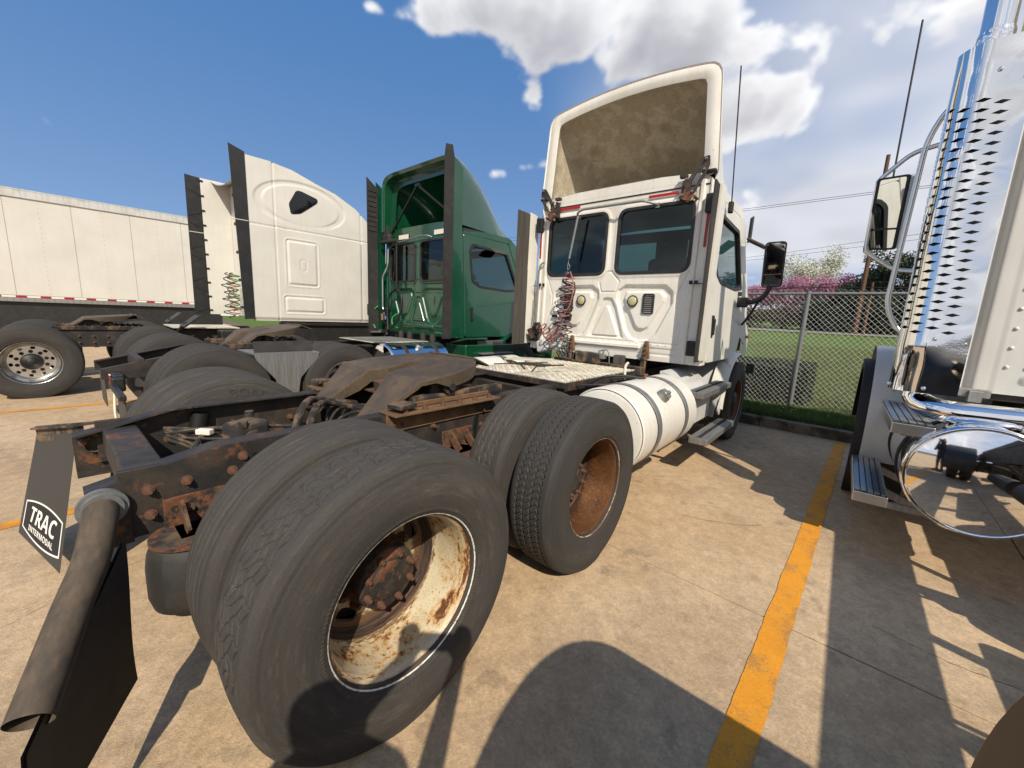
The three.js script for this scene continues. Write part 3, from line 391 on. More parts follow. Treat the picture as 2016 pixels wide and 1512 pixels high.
function wallRelief(x, y) {
  const a = Math.abs(x), S1 = (d, w) => sm(0, w, -d); let h = 0;
  h -= .030 * (S1(sdPoly(P_TRI, a, y), .026) - S1(sdPoly(P_TRI_IN, a, y), .022));
  h -= .024 * (S1(sdPoly(P_A, x, y), .024) - S1(sdPoly(P_A_IN, x, y), .014));
  h -= .009 * (1 - sm(.003, .010, Math.abs(sdPoly(P_PENT, x, y))));
  h += .008 * sm(0, .03, -(sdRR(a, y, WIN.cx, WIN.cy, WIN.hw + .05, WIN.hh + .05, .14)));
  const panel = sdPoly([[-.3, 2.70], [.84, 2.70], [.87, 1.95], [.77, 1.72], [.77, 1.60], [.84, 1.4], [.84, 1.215], [-.3, 1.215]], a, y); h -= .007 * (1 - sm(.003, .01, Math.abs(panel)));
  h += .014 * (sm(.875, .887, a) - sm(.918, .93, a)) + .012 * (sm(.965, .972, a) - sm(1.01, 1.02, a));
  if (y < 1.2) { const lip = sm(1.195, 1.185, y) - sm(1.15, 1.14, y); h += .022 * lip * (a < .44 ? 1 : 0) - .006 * sm(1.12, 1.10, y); if (a > .46 && a < .85) h -= .008 * sm(0, .012, -sdRR(a, y, .655, 1.13, .19, .045, .03)); }
  return h;
}
function rearWall(zc) { const ymax = 2.80; return grid(290, 250, (u, v) => { const y = 1.03 + (ymax - 1.03) * v, x = (u * 2 - 1) * 1.075 * CAB_T(y); return [x, y, zc + wallRelief(x, y)]; }, { skip: (u, v) => { const y = 1.03 + (ymax - 1.03) * v, x = Math.abs((u * 2 - 1) * 1.075 * CAB_T(y)); return sdRR(x, y, WIN.cx, WIN.cy, WIN.hw - .012, WIN.hh - .012, WIN.r) < 0; } }); }
function dayCab(t, zc, m, o = {}) {
  const Z = (d) => zc - d, wallMat = o.wallMat ?? m;
  const wall = part(t, 'rear_wall', wallMat, rearWall(zc));
  const riv = []; for (let x = -.8; x <= .81; x += .08) riv.push(new THREE.SphereGeometry(.0065, 6, 4).translate(x, 1.206, zc + .002)); for (let y = 1.3; y < 2.7; y += .095) for (const s of [-1, 1]) riv.push(new THREE.SphereGeometry(.0065, 6, 4).translate(s * .945 * CAB_T(y), y, zc + .003));
  part(wall, 'rivets', wallMat, riv);
  for (const s of [-1, 1]) {
    const g = part(t, 'rear_window', mats.glass, extXY(rrect(s * WIN.cx, WIN.cy, WIN.hw * 2, WIN.hh * 2, WIN.r), zc - .012, zc - .006)); g.castShadow = true;
    part(g, 'window_gasket', mats.plastic, extXY(rrect(s * WIN.cx, WIN.cy, WIN.hw * 2 + .012, WIN.hh * 2 + .012, WIN.r + .01), zc - .015, zc + .017, { holes: [rrect(s * WIN.cx, WIN.cy, WIN.hw * 2 - .055, WIN.hh * 2 - .055, WIN.r - .02, true)], bevel: .005, bs: 2, cs: 10 }));
  }
  const tap = (g) => warp(g, (x, y, z) => [x * CAB_T(Math.max(y, 1.03)), y, z]);
  for (const s of [-1, 1]) {
    const xs = (a, b) => s > 0 ? [a, b] : [-b, -a], [x0, x1] = xs(1.045, 1.085);
    part(t, 'corner_panel', m, tap(extZY(rpoly([[Z(0), 1.03], [Z(0), 2.80], [Z(.135), 2.80], [Z(.135), 1.03]], .01), x0, x1, { bevel: .006 })));
    const dw = rpoly([[Z(.32), 1.96], [Z(.27), 2.46], [Z(.34), 2.56], [Z(1.18), 2.53], [Z(1.52), 1.90], [Z(1.2), 1.86], [Z(.5), 1.88]], [.06, .06, .05, .06, .05, .3, .08], true);
    const door = part(t, 'door', m, tap(extZY(rpoly([[Z(.143), 1.05], [Z(.143), 2.70], [Z(1.22), 2.70], [Z(1.66), 1.84], [Z(1.66), 1.30], [Z(1.45), 1.05]], .05), x0 + (s > 0 ? .006 : 0), x1 + (s > 0 ? .004 : -.004 + .0), { holes: [dw], bevel: .006, cs: 10 })));
    part(door, 'door_window', mats.glass, tap(extZY(rpoly([[Z(.30), 1.94], [Z(.25), 2.47], [Z(.33), 2.58], [Z(1.2), 2.55], [Z(1.56), 1.88], [Z(1.2), 1.84], [Z(.5), 1.86]], .05), s * 1.062 - .003, s * 1.062 + .003)));
    part(door, 'window_seal', mats.plastic, tap(extZY(rpoly([[Z(.31), 1.95], [Z(.26), 2.465], [Z(.335), 2.57], [Z(1.19), 2.54], [Z(1.54), 1.89], [Z(1.2), 1.85], [Z(.5), 1.87]], .05), x0, x1 + (s > 0 ? .010 : -.04 + .0), { holes: [rpoly([[Z(.345), 1.97], [Z(.30), 2.44], [Z(.36), 2.53], [Z(1.16), 2.50], [Z(1.47), 1.92], [Z(1.2), 1.885], [Z(.5), 1.905]], .05, true)] })));
    part(door, 'door_handle', mats.black, box(.03, .24, .07, s * 1.083 * CAB_T(1.4), 1.42, Z(.30), { r: .014, seg: 3 }), box(.035, .17, .03, s * 1.10 * CAB_T(1.4), 1.42, Z(.30), { r: .012, seg: 2 }));
    part(t, 'front_pillar', m, tap(extZY([[Z(1.235), 2.70], [Z(1.30), 2.78], [Z(1.50), 2.66], [Z(1.98), 1.80], [Z(1.98), 1.2], [Z(1.672), 1.30], [Z(1.672), 1.845]], x0, x1)));
    part(t, 'roof_edge', m, tap(extZY([[Z(.143), 2.705], [Z(.143), 2.80], [Z(1.25), 2.80], [Z(1.30), 2.775], [Z(1.225), 2.705]], x0, x1)));
  }
  part(t, 'roof', m, grid(40, 24, (u, v) => { const a = u * 2 - 1, d = v * 1.55, drop = sm(1.0, 1.6, d) * .16, w = 1.085 * CAB_T(2.8); return [Math.sign(a) * w * Math.pow(Math.abs(a), .9), 2.795 + .10 * Math.pow(1 - Math.pow(Math.abs(a), 3), .6) - drop * (1), Z(d)]; }), extXY([[-.985, 2.797], [.985, 2.797], [.9, 2.86], [.5, 2.888], [-.5, 2.888], [-.9, 2.86]], zc - .02, zc));
  part(t, 'windscreen', mats.glassClear, grid(10, 6, (u, v) => { const a = u * 2 - 1; return [a * mix(1.02, .96, v), mix(1.78, 2.66, v), Z(mix(1.98, 1.52, v)) - .10 * (1 - a * a)]; }));
  // inside
  part(t, 'cab_floor', mats.interior, box(2.05, .04, 1.9, 0, 1.07, Z(.97)), box(.5, .35, .9, 0, 1.25, Z(1.5)));
  part(t, 'dashboard', mats.interior, box(1.95, .55, .4, 0, 1.62, Z(1.75), { r: .08, seg: 2 }), box(.5, .25, .12, -.4, 1.98, Z(1.6), { r: .04 }));
  for (const x of [-.52, .52]) { const seat = part(t, 'seat', mats.seat, box(.5, .62, .13, x, 1.85, Z(.46), { r: .06, seg: 3, rx: .14 }), box(.34, .24, .10, x, 2.25, Z(.40), { r: .05, seg: 3 }), box(.5, .13, .5, x, 1.52, Z(.72), { r: .05, seg: 2 }), box(.3, .35, .3, x, 1.28, Z(.72))); }
  part(t, 'steering_wheel', mats.black, new THREE.TorusGeometry(.22, .016, 8, 32).rotateX(-.9).translate(-.52, 1.9, Z(1.32)), rod([-.52, 1.9, Z(1.32)], [-.52, 1.7, Z(1.6)], .03));
  part(t, 'sun_visor', mats.interior, box(1.7, .14, .02, 0, 2.60, Z(1.42)));
  // hood and front wings, ahead of the cab
  const hood = (y0, y1) => grid(30, 16, (u, v) => { const a = u * 2 - 1, d = 1.78 + v * 1.25, w = mix(1.07, .92, v * v), top = mix(1.82, 1.34, Math.pow(v, 1.6)), e = Math.pow(Math.abs(a), 1.2); const th = a * Math.PI / 2; return [w * Math.sign(Math.sin(th)) * Math.pow(Math.abs(Math.sin(th)), .55), 1.05 + (top - 1.05) * Math.pow(Math.max(0, Math.cos(th)), .42), Z(d)]; });
  part(t, 'hood', m, hood(), extXY([[-.9, 1.05], [.9, 1.05], [.88, 1.28], [0, 1.34], [-.88, 1.28]], Z(3.05), Z(3.02)));
  for (const s of [-1, 1]) part(t, 'front_wing', m, grid(20, 8, (u, v) => { const a = mix(.42, 1.0, u) * Math.PI, r = .62; return [s * mix(1.0, 1.17, v), AXLE_Y + .02 + Math.sin(a) * r - .03 * v * v, Z(1.46) + .05 + Math.cos(a) * r * -1]; }, {}));
  part(t, 'bumper', m, box(1.7, .45, .2, 0, .72, Z(2.95), { r: .07, seg: 2 }));
}
// ---------------------------------------------------------------- the white day cab tractor in front
const MAIN = thing('day_cab_tractor', 'weathered white day cab truck tractor with rusty wheels and bare frame, no trailer', 'truck', [-2.2438, 0, -1.2726], 1.9 * D2R);
{
  const t = MAIN, ZC = -2.87;
  // frame
  const railR = part(t, 'frame_rail', mats.frame, railGeo(1, { front: -5.4, rear: 1.32 })), railL = part(t, 'frame_rail', mats.frame, railGeo(-1, { front: -5.4, rear: 1.32 }));
  for (const [y, z] of [[.795, 1.066], [.790, 1.171], [.700, 1.172], [.695, 1.062], [.845, .887], [.795, .925], [.85, .205], [.846, .157], [.796, -.052], [.70, -.299], [.69, -.2], [.83, -.45], [.83, -.55], [.73, -.45], [.73, -.56]]) boltAt(railR, .4305, y, z);
  for (const [y, z] of [[.798, .873], [.729, .991], [.82, 1.08], [.806, 1.244], [.775, 1.285], [.75, .4], [.80, .3]]) boltAt(railL, -.4205, y, z);
  part(t, 'rear_crossmember', mats.frame, box(.83, .13, .12, 0, .775, 1.165, { r: .012, seg: 2 }), box(.02, .2, .16, -.41, .77, 1.165), box(.02, .2, .16, .41, .77, 1.165));
  for (const z of [.15, -1.2, -2.3]) part(t, 'crossmember', mats.frameClean, box(.83, .2, .06, 0, .76, z)); part(t, 'walking_beam', mats.frameClean, box(.6, .12, .2, 0, .7, -.35));
  // spring hanger plates and air springs
  for (const s of [-1, 1]) for (const z of [1.02, -.24]) {
    const x = s * .47; const plate = part(t, 'hanger_plate', mats.rust, box(.014, .12, .24, s * .438, .685, z, { r: .004 }), box(.13, .012, .2, s * .50, .632, z), bar([s * .45, .72, z - .05], [s * .54, .64, z - .05], .012, .05), bar([s * .45, .72, z + .07], [s * .54, .64, z + .07], .012, .05));
    boltAt(plate, s * .446, .70, z + .06, s); boltAt(plate, s * .446, .70, z - .06, s);
    part(t, 'air_spring', mats.rubber, new THREE.LatheGeometry([[.0001, .625], [.10, .625], [.115, .615], [.125, .59], [.132, .54], [.132, .44], [.122, .40], [.10, .385], [.08, .36], [.0001, .36]].map(([r, y]) => new THREE.Vector2(r, y)), 36).translate(s * .52, 0, z + .06));
    part(t, 'spring_cap', mats.rust, cylY(.118, .012, s * .52, .632, z + .06, 32));
    part(t, 'trailing_arm', mats.dust, bar([s * .50, .40, z + .10], [s * .44, .47, z - .75], .09, .08));
    part(t, 'shock_absorber', mats.black, rod([s * .40, .80, z - .16], [s * .44, .44, z - .10], .032, 14), rod([s * .40, .85, z - .17], [s * .40, .70, z - .14], .042, 14));
  }
  // axles
  for (const z of [.63, -.63]) part(t, 'drive_axle', mats.dust, cylX(.075, 1.75, 0, AXLE_Y, z, 18), new THREE.SphereGeometry(.2, 20, 14).scale(1, 1, .85).translate(.05, AXLE_Y + .02, z), cylZ(.08, .35, .05, AXLE_Y + .12, z - .2, 16));
  part(t, 'torque_arm', mats.dust, box(.14, .10, .16, .06, .84, .77, { r: .03, seg: 2, ry: .4 }), rod([.1, .83, .75], [.42, .80, .90], .03, 14), box(.22, .04, .10, .06, .80, .77, { r: .02, ry: .4 }), cylY(.02, .03, -.02, .90, .73, 6), cylY(.02, .03, .13, .89, .80, 6));
  for (const x of [-.3, .3]) for (const z of [.32, -.95]) part(t, 'brake_chamber', mats.frameClean, cylZ(.085, .2, x, .62, z, 20));
  // hoses between the rails
  part(t, 'air_hose', mats.hoseDust, tube([[.20, .60, .60], [.19, .83, .60], [.02, .93, .47], [-.12, .90, .33], [-.16, .84, .1]], .020, { s: 10, n: 40 }), tube([[.26, .60, .56], [.25, .84, .56], [.10, .92, .45], [-.05, .89, .31], [-.06, .82, .1]], .018, { s: 10, n: 40 }));
  const R = rng(9); const cab = []; for (let k = 0; k < 9; k++) cab.push(tube([[-.30 + R() * .1, .78 + R() * .05, 1.02], [-.15 + R() * .2, .72 + R() * .12, .85], [.02 + R() * .25, .74 + R() * .12, .5], [-.15 + R() * .4, .78 + R() * .08, .25], [-.2 + R() * .4, .80, -.1]], .005 + R() * .006, { n: 30, s: 6 }));
  part(t, 'wiring_loom', mats.hoseDust, cab, tube([[.3, .74, 1.05], [.12, .75, 1.0], [-.06, .80, .93], [-.14, .82, .86]], .012, { n: 24 }));
  part(t, 'connector', mats.paper, box(.07, .028, .035, -.09, .825, .90, { r: .006, ry: .7 }));
  // right side mud flap on a bent tube, left flap with sign
  const tubeR = part(t, 'mud_flap_tube', mats.dustTube, tube([[.43, .77, 1.285], [.50, .755, 1.295], [.575, .665, 1.325], [.66, .60, 1.37], [.885, .463, 1.463]], .043, { line: true, bend: .05, n: 70, s: 24 }));
  part(t, 'mud_flap_flange', mats.zinc, cylX(.062, .018, .445, .77, 1.285, 32), cylX(.050, .03, .45, .77, 1.285, 28)); part(t, 'flange_plate', mats.frame, box(.012, .16, .10, .437, .70, 1.27));
  { const fl = (o) => grid(14, 16, (u, v) => [mix(.53, .93, u), mix(mix(.68, .42, u), .17, v), mix(1.248, 1.47, u) + .02 * Math.sin(v * 2.4 + u) * v + o]); part(t, 'mud_flap', mats.rubber, fl(0), fl(.009)); }
  part(t, 'flap_bracket', mats.rust, box(.02, .17, .03, .52, .60, 1.30), box(.05, .02, .05, .53, .56, 1.29), rod([.5, .58, 1.28], [.56, .53, 1.31], .008));
  const tubeL = part(t, 'mud_flap_tube', mats.dust, tube([[-.40, .76, 1.25], [-.50, .77, 1.26], [-1.16, .64, 1.41]], .036, { line: true, bend: .06, n: 50, s: 16 }));
  // left flap, tilted towards the back, with printed emblem
  const cv = document.createElement('canvas'); cv.width = 512; cv.height = 640; const cx = cv.getContext('2d'); cx.fillStyle = '#3a3835'; cx.fillRect(0, 0, 512, 640);
  { const pth = () => { cx.beginPath(); cx.moveTo(36, 420); cx.quadraticCurveTo(256, 360, 476, 420); cx.lineTo(476, 580); cx.quadraticCurveTo(256, 640, 36, 580); cx.closePath(); }; pth(); cx.fillStyle = '#1c1c1d'; cx.fill(); cx.strokeStyle = '#e4e2dc'; cx.lineWidth = 10; cx.stroke(); cx.fillStyle = '#e9e7e0'; cx.textAlign = 'center'; cx.font = 'italic bold 128px sans-serif'; cx.fillText('TRAC', 250, 522); cx.font = 'bold 46px sans-serif'; cx.fillText('INTERMODAL', 256, 576); }
  const ct = new THREE.CanvasTexture(cv); ct.colorSpace = THREE.SRGBColorSpace; mats.flapPrint = M({ map: ct, r: .75, keepUV: true });
  part(t, 'mud_flap', mats.flapPrint, grid(12, 14, (u, v) => [mix(-.52, -1.18, u), mix(mix(.80, .66, u), .12, v), mix(1.30, 1.44, u) + .12 * v, 1 - u, 1 - v]));
  part(t, 'flap_bracket', mats.dust, bar([-.50, .80, 1.285], [-1.18, .66, 1.43], .02, .10), bar([-.50, .84, 1.26], [-1.18, .70, 1.41], .10, .012));
  // wheels
  const xo = 1.085, xi = .745;
  wheel(t, [xo, AXLE_Y, .63], { side: 1, tyre: TY.worn, kind: 'outer', rm: mats.rimCream });
  wheel(t, [xi, AXLE_Y, .63], { side: 1, tyre: TY.rib, kind: 'inner' });
  wheel(t, [xo, AXLE_Y, -.63], { side: 1, tyre: TY.zig, kind: 'outer', rm: mats.rimRust, tm: mats.tyreDark });
  wheel(t, [xi, AXLE_Y, -.63], { side: 1, tyre: TY.block, kind: 'inner' });
  for (const z of [.63, -.63]) { wheel(t, [-xo, AXLE_Y, z], { side: -1, tyre: TY.rib, kind: 'outer', low: 1 }); const wi = wheel(t, [-xi, AXLE_Y, z], { side: -1, tyre: TY.rib, kind: 'inner' }); if (z > 0) put(wi, 'raised_lettering', lettering('ROADMASTER', .05, .385, .55, -.1385), mats.tyre); }
  wheel(t, [1.05, AXLE_Y, -4.33], { side: 1, tyre: TY.rib, kind: 'steer', rm: mats.rimRust }); wheel(t, [-1.05, AXLE_Y, -4.33], { side: -1, tyre: TY.ribLow, kind: 'steer', rm: mats.rimCream });
  part(t, 'steer_axle', mats.dust, box(1.8, .1, .12, 0, AXLE_Y, -4.33));
  // fifth wheel and its rails
  fifthWheel(t, [0, 1.085, -.12]);
  for (const s of [-1, 1]) {
    const r = part(t, 'fifth_wheel_rail', mats.dustBrown, box(.16, .012, .78, s * .44, .912, -.14, { r: .003 }), box(.012, .10, .78, s * .437, .86, -.14, { r: .003 }), box(.07, .03, .70, s * .40, .935, -.16, { r: .006 }));
    for (let k = 0; k < 6; k++) put(r, 'bolt', boltGeo, mats.rustBolt, [s * .49, .918, .17 - k * .125], [0, 0, Math.PI / 2]);
    part(t, 'slide_bar', mats.dust, rod([s * .40, .955, .08], [s * .40, .955, -.36], .026, 16), box(.05, .05, .3, s * .40, .955, -.5), box(.10, .025, .12, s * .46, .95, .17, { r: .006, ry: .2 }));
  }
  part(t, 'fifth_wheel_plate', mats.rust, box(.86, .012, .5, 0, .928, -.2), box(.86, .02, .06, 0, .94, -.48));
  // deck plate behind the cab, small lid, wire
  const deck = part(t, 'deck_plate', mats.treadPlate, box(1.06, .012, 1.32, -.02, .934, -1.97, { r: .003 }));
  { const bumps = []; for (let i = 0; i < 24; i++) for (let j = 0; j < 30; j++) bumps.push(new THREE.BoxGeometry(.026, .005, .009).rotateY((i + j) % 2 ? .78 : -.78).translate(-.53 + .022 + i * .0442, .942, -2.60 + j * .0437)); part(deck, 'tread_bars', mats.treadPlate, bumps).userData.kind = 'stuff'; }
  part(t, 'deck_side', mats.frame, box(.01, .07, 1.34, .515, .895, -1.97), box(1.06, .05, .01, -.02, .905, -1.305), box(.01, .07, 1.34, -.555, .895, -1.97));
  part(t, 'deck_lid', mats.treadPlate, box(.46, .01, .30, -.34, 1.0, -1.92, { r: .003, ry: .35, rz: .03 }));
  part(t, 'deck_hinge', mats.black, bar([.02, .945, -1.50], [.06, 1.0, -1.52], .012), bar([.06, 1.0, -1.52], [.20, 1.01, -1.75], .012), bar([-.5, .955, -1.55], [-.06, 1.0, -1.85], .010), bar([-.42, .96, -1.85], [-.10, .95, -1.55], .010));
  // tanks
  for (const s of [1, -1]) {
    const x = s * .925, y = .655, r = .312, z0 = -1.20, z1 = -2.36;
    const tank = part(t, 'fuel_tank', mats.white, latheZ([...domeEnd(r * .945, z0 + .002, .028), [r * .955, z0 - .004], [r * .965, z0 + .006], [r * .985, z0 + .006], [r, z0 - .01], [r, z1 + .01], [r * .97, z1], [r * .5, z1 - .03], [.0001, z1 - .04]].map(([a, b]) => [a, b]), 72).translate(x, y, 0));
    for (const z of [-1.47, -2.08]) { part(tank, 'tank_strap', mats.aluDull, latheZ([[r + .001, z - .03], [r + .007, z - .03], [r + .007, z + .03], [r + .001, z + .03]], 64).translate(x, y, 0)); part(tank, 'strap_liner', mats.rubber, latheZ([[r + .0005, z - .042], [r + .004, z - .042], [r + .004, z + .042], [r + .0005, z + .042]], 64).translate(x, y, 0)); }
    const a = .78, cx = x + s * Math.sin(a) * r, cy = y + Math.cos(a) * r; const q = new THREE.Matrix4().makeRotationZ(-s * a).setPosition(cx, cy, -1.70);
    part(tank, 'filler_cap', mats.aluDull, merge([cylY(.052, .03, 0, .012, 0, 24), cylY(.044, .045, 0, .03, 0, 10), box(.03, .02, .10, 0, .055, 0, { r: .008 })]).applyMatrix4(q));
    part(t, 'tank_bracket', mats.frame, bar([s * .43, .88, -1.47], [s * .88, .96, -1.47], .03, .014), bar([s * .43, .88, -2.08], [s * .88, .96, -2.08], .03, .014), rod([s * .62, .93, -1.35], [s * .95, .965, -1.47], .006), rod([s * .62, .93, -1.95], [s * .95, .965, -2.08], .006));
  }
  part(t, 'tank_valve', mats.hoseRed, cylY(.008, .05, .92, .985, -1.9, 8), box(.04, .012, .012, .92, 1.005, -1.9));
  part(t, 'white_pipe', mats.paper, tube([[.62, .90, -2.16], [.62, 1.03, -2.16], [.64, 1.06, -2.17]], .013));
  part(t, 'tank_hose', mats.hoseBlack, tube([[.5, .86, -1.6], [.66, .97, -1.66], [.82, .985, -1.8], [.92, .97, -1.88]], .011));
  // steps and boxes ahead of the tank
  for (const [x0, x1, y, z0, z1] of [[1.17, 1.325, .40, -2.46, -3.52], [1.05, 1.215, .80, -2.58, -3.70]]) {
    const st = part(t, 'step', mats.aluDull, box(x1 - x0, .012, z0 - z1, (x0 + x1) / 2, y, (z0 + z1) / 2), box(.008, .055, z0 - z1, x1, y - .022, (z0 + z1) / 2), box(x1 - x0, .055, .008, (x0 + x1) / 2, y - .022, z0), box(.008, .055, z0 - z1, x0, y - .022, (z0 + z1) / 2));
    const rb = []; for (let k = 0; k < 5; k++) rb.push(box(.012, .006, z0 - z1 - .04, x0 + .025 + k * (x1 - x0 - .05) / 4, y + .008, (z0 + z1) / 2, { r: .002 })); part(st, 'grip_ribs', mats.aluDull, rb);
    const teeth = []; for (let k = 0; k < 40; k++) teeth.push(box(.03, .008, .008, (x0 + x1) / 2, y + .009, z0 - .04 - k * (z0 - z1 - .08) / 39, { r: 0 })); part(st, 'grip_teeth', mats.black, teeth);
    part(t, 'step_bracket', mats.black, bar([x0 - .3, y - .05, z0 - .15], [x1 - .03, y - .05, z0 - .15], .05, .04), bar([x0 - .3, y - .05, z1 + .12], [x1 - .03, y - .05, z1 + .12], .05, .04));
  }
  part(t, 'step_box', mats.whiteGrey, box(.5, .36, .70, .83, .60, -3.08, { r: .02, seg: 2 }), box(.02, .34, .04, 1.085, .60, -2.72), grid(8, 8, (u, v) => [mix(1.08, .80, v), mix(.80, .97, Math.sin(v * 1.5)), mix(-2.56, -3.3, u)]), grid(1, 6, (u, v) => [mix(1.08, .80, v), mix(.80, mix(.80, .97, Math.sin(v * 1.5)), u), -2.56]));
  part(t, 'splash_panel', mats.whiteGrey, grid(10, 12, (u, v) => [mix(.62, 1.14, u) - .03 * sm(.8, 1, u), mix(.40, 1.03, v), mix(-3.52, -3.92, v) - .03 * Math.sin(u * 3)]), box(.02, .62, .10, 1.135, .70, -3.77, { rx: -.565 }));
  // cab
  dayCab(t, ZC, mats.white, {});
  // under the cab: engine, gearbox, exhaust box, dark
  part(t, 'engine', mats.deep, box(.7, .62, 2.0, 0, .83, -4.0, { r: .08 }), box(.5, .4, .9, 0, .72, -2.75, { r: .08 }), box(.38, .42, .6, -.9, .62, -2.7, { r: .05 }));
  part(t, 'cab_crossmember', mats.dust, box(1.1, .09, .09, 0, .92, -2.72), box(.3, .13, .12, -.1, 1.0, -2.72, { r: .02 }));
  for (const x of [-.40, .53]) {
    const b = part(t, 'cab_mount', mats.dustBrown, extXY(rpoly([[x - .045, 1.05], [x - .02, 1.24], [x + .02, 1.24], [x + .045, 1.05]], .015), ZC + .03, ZC + .065, { bevel: .006 }));
    part(b, 'mount_cylinder', mats.dust, cylY(.032, .20, x, .965, ZC + .09, 18), cylY(.042, .02, x, 1.05, ZC + .09, 18));
    for (const y of [1.10, 1.15, 1.20]) put(b, 'bolt', studGeo, mats.rustBolt, [x, y, ZC + .064], [0, -Math.PI / 2, 0]);
  }
  for (const x of [-.13, .26]) part(t, 'rubber_bumper', mats.rubberGrey, box(.12, .17, .09, x, .98, ZC + .10, { r: .015, ry: .1 }));
  part(t, 'air_line', mats.zinc, tube([[-.35, .95, ZC + .1], [-.28, 1.06, ZC + .14], [-.16, 1.05, ZC + .14], [-.1, .94, ZC + .12]], .007), tube([[.0, .95, ZC + .12], [.02, 1.08, ZC + .12], [.12, 1.1, ZC + .12], [.16, .9, ZC + .12]], .007));
  part(t, 'valve_block', mats.zinc, box(.10, .05, .06, .06, 1.03, ZC + .14), cylY(.012, .06, .03, 1.07, ZC + .14, 8), cylY(.012, .06, .08, 1.07, ZC + .14, 8));
  // things on the rear wall
  for (const x of [-.335, .31]) { const l = part(t, 'work_light', mats.lens, new THREE.SphereGeometry(.052, 20, 10, 0, TAU, 0, Math.PI / 2).scale(1, .35, 1).rotateX(Math.PI / 2).translate(x, 1.657, ZC + .018)); part(l, 'light_bezel', mats.black, new THREE.TorusGeometry(.054, .009, 10, 28).translate(x, 1.657, ZC + .016)); }
  for (const x of [-.515, .485]) {
    const v = part(t, 'vent', mats.plastic, extXY(rrect(x, 1.63, .125, .215, .025), ZC - .01, ZC + .018, { holes: [rrect(x, 1.63, .098, .188, .012, true)], bevel: .004 }), box(.1, .19, .004, x, 1.63, ZC - .004));
    for (let k = 0; k < 9; k++) put(v, 'slat', SLAT(), mats.plastic, [x, 1.552 + k * .0196, ZC + .008], [.6, 0, 0]);
  }
  function SLAT() { return (SLAT.g ??= flatUV(box(.098, .013, .004, 0, 0, 0, { r: .001 }))); }
  part(t, 'grab_rail', mats.zinc, tube([[-.43, 2.60, ZC + .02], [-.43, 2.63, ZC + .10], [-.36, 2.665, ZC + .10], [.36, 2.66, ZC + .10], [.47, 2.63, ZC + .05], [.48, 2.62, ZC]], .012, { line: true, bend: .04, n: 50 }), box(.05, .05, .01, .48, 2.62, ZC + .012));
  part(t, 'tether_spring', mats.zinc, rod([-.40, 2.60, ZC + .11], [-.475, 2.13, ZC + .12], .014, 10), tube([[-.475, 2.13, ZC + .12], [-.482, 2.08, ZC + .12], [-.46, 2.04, ZC + .12], [-.48, 2.0, ZC + .12], [-.49, 2.06, ZC + .12], [-.48, 2.09, ZC + .12]], .004));
  part(t, 'coiled_air_hose', mats.hoseRed, helix([-.46, 1.97, ZC + .13], [-.50, 1.18, ZC + .16], .065, 9, { seed: 1, t: .008 }), tube([[-.44, 1.98, ZC + .13], [-.38, 1.85, ZC + .15], [-.39, 1.62, ZC + .16], [-.52, 1.35, ZC + .2], [-.60, 1.12, ZC + .22], [-.56, 1.03, ZC + .2], [-.48, 1.01, ZC + .18]], .008, { n: 50 }), helix([-.86, 1.34, ZC + .12], [-.58, 1.14, ZC + .18], .06, 4, { seed: 5, t: .008 }));
  part(t, 'coiled_air_hose', mats.hoseBlue, helix([-.47, 1.98, ZC + .14], [-.53, 1.20, ZC + .15], .06, 8, { seed: 2, t: .008 }), tube([[-.6, 1.2, ZC + .2], [-.7, 1.12, ZC + .22], [-.62, 1.06, ZC + .24], [-.5, 1.12, ZC + .2], [-.62, 1.22, ZC + .18]], .008, { n: 40 }));
  part(t, 'coiled_cable', mats.hoseBlack, helix([-.46, 1.96, ZC + .12], [-.42, 1.10, ZC + .13], .05, 12, { seed: 3, t: .006 }), helix([-.42, 1.10, ZC + .13], [-.45, .98, ZC + .25], .05, 4, { seed: 4, t: .006 }), tube([[-.38, 1.86, ZC + .12], [-.36, 1.75, ZC + .13], [-.42, 1.6, ZC + .14], [-.55, 1.3, ZC + .17], [-.62, 1.15, ZC + .2]], .008, { n: 30 }));
  part(t, 'gladhand_holder', mats.frame, box(.12, .10, .05, -.93, 1.27, ZC + .08), box(.05, .14, .05, -.86, 1.30, ZC + .12, { rz: .4 }), box(.05, .14, .05, -.98, 1.22, ZC + .12, { rz: .5 }), cylZ(.03, .06, -.90, 1.34, ZC + .12, 12));
  part(t, 'corner_cover', mats.whiteGrey, box(.16, .16, .10, -.84, 1.07, ZC + .04, { r: .03, seg: 2, rz: .2 }));
  part(t, 'socket', mats.black, cylZ(.045, .05, -.50, 1.46, ZC + .03, 16), box(.07, .03, .03, -.70, 1.46, ZC + .02), box(.05, .025, .03, -.68, 1.36, ZC + .02));
  part(t, 'air_pipe', mats.zinc, tube([[-.90, 2.12, ZC + .03], [-.93, 2.10, ZC + .05], [-.955, 2.02, ZC + .06], [-.955, 1.70, ZC + .06], [-.95, 1.30, ZC + .08]], .012, { n: 30 }), tube([[-1.0, 1.75, ZC + .05], [-1.01, 1.5, ZC + .05], [-1.0, 1.28, ZC + .08]], .006));
  for (const s of [-1, 1]) part(t, 'pipe_clamp', mats.black, box(.12, .008, .012, s * .985, 1.83, ZC + .05), box(.03, .035, .02, s * .90, 1.845, ZC + .025), box(.03, .035, .02, s * .95, 1.845, ZC + .03));
  const reds = [[.53, 2.712, .30, .028], [-.59, 2.728, .30, .028], [.983, 2.33, .026, .31], [-.983, 2.33, .026, .31]];
  for (const [x, y, w, h] of reds) part(t, 'reflective_strip', mats.red, box(w, h, .003, x, y, ZC + .016, { r: .001 }));
  part(t, 'stained_seam', mats.black, box(1.95, .012, .006, 0, 2.755, ZC + .004, { r: .001 }));
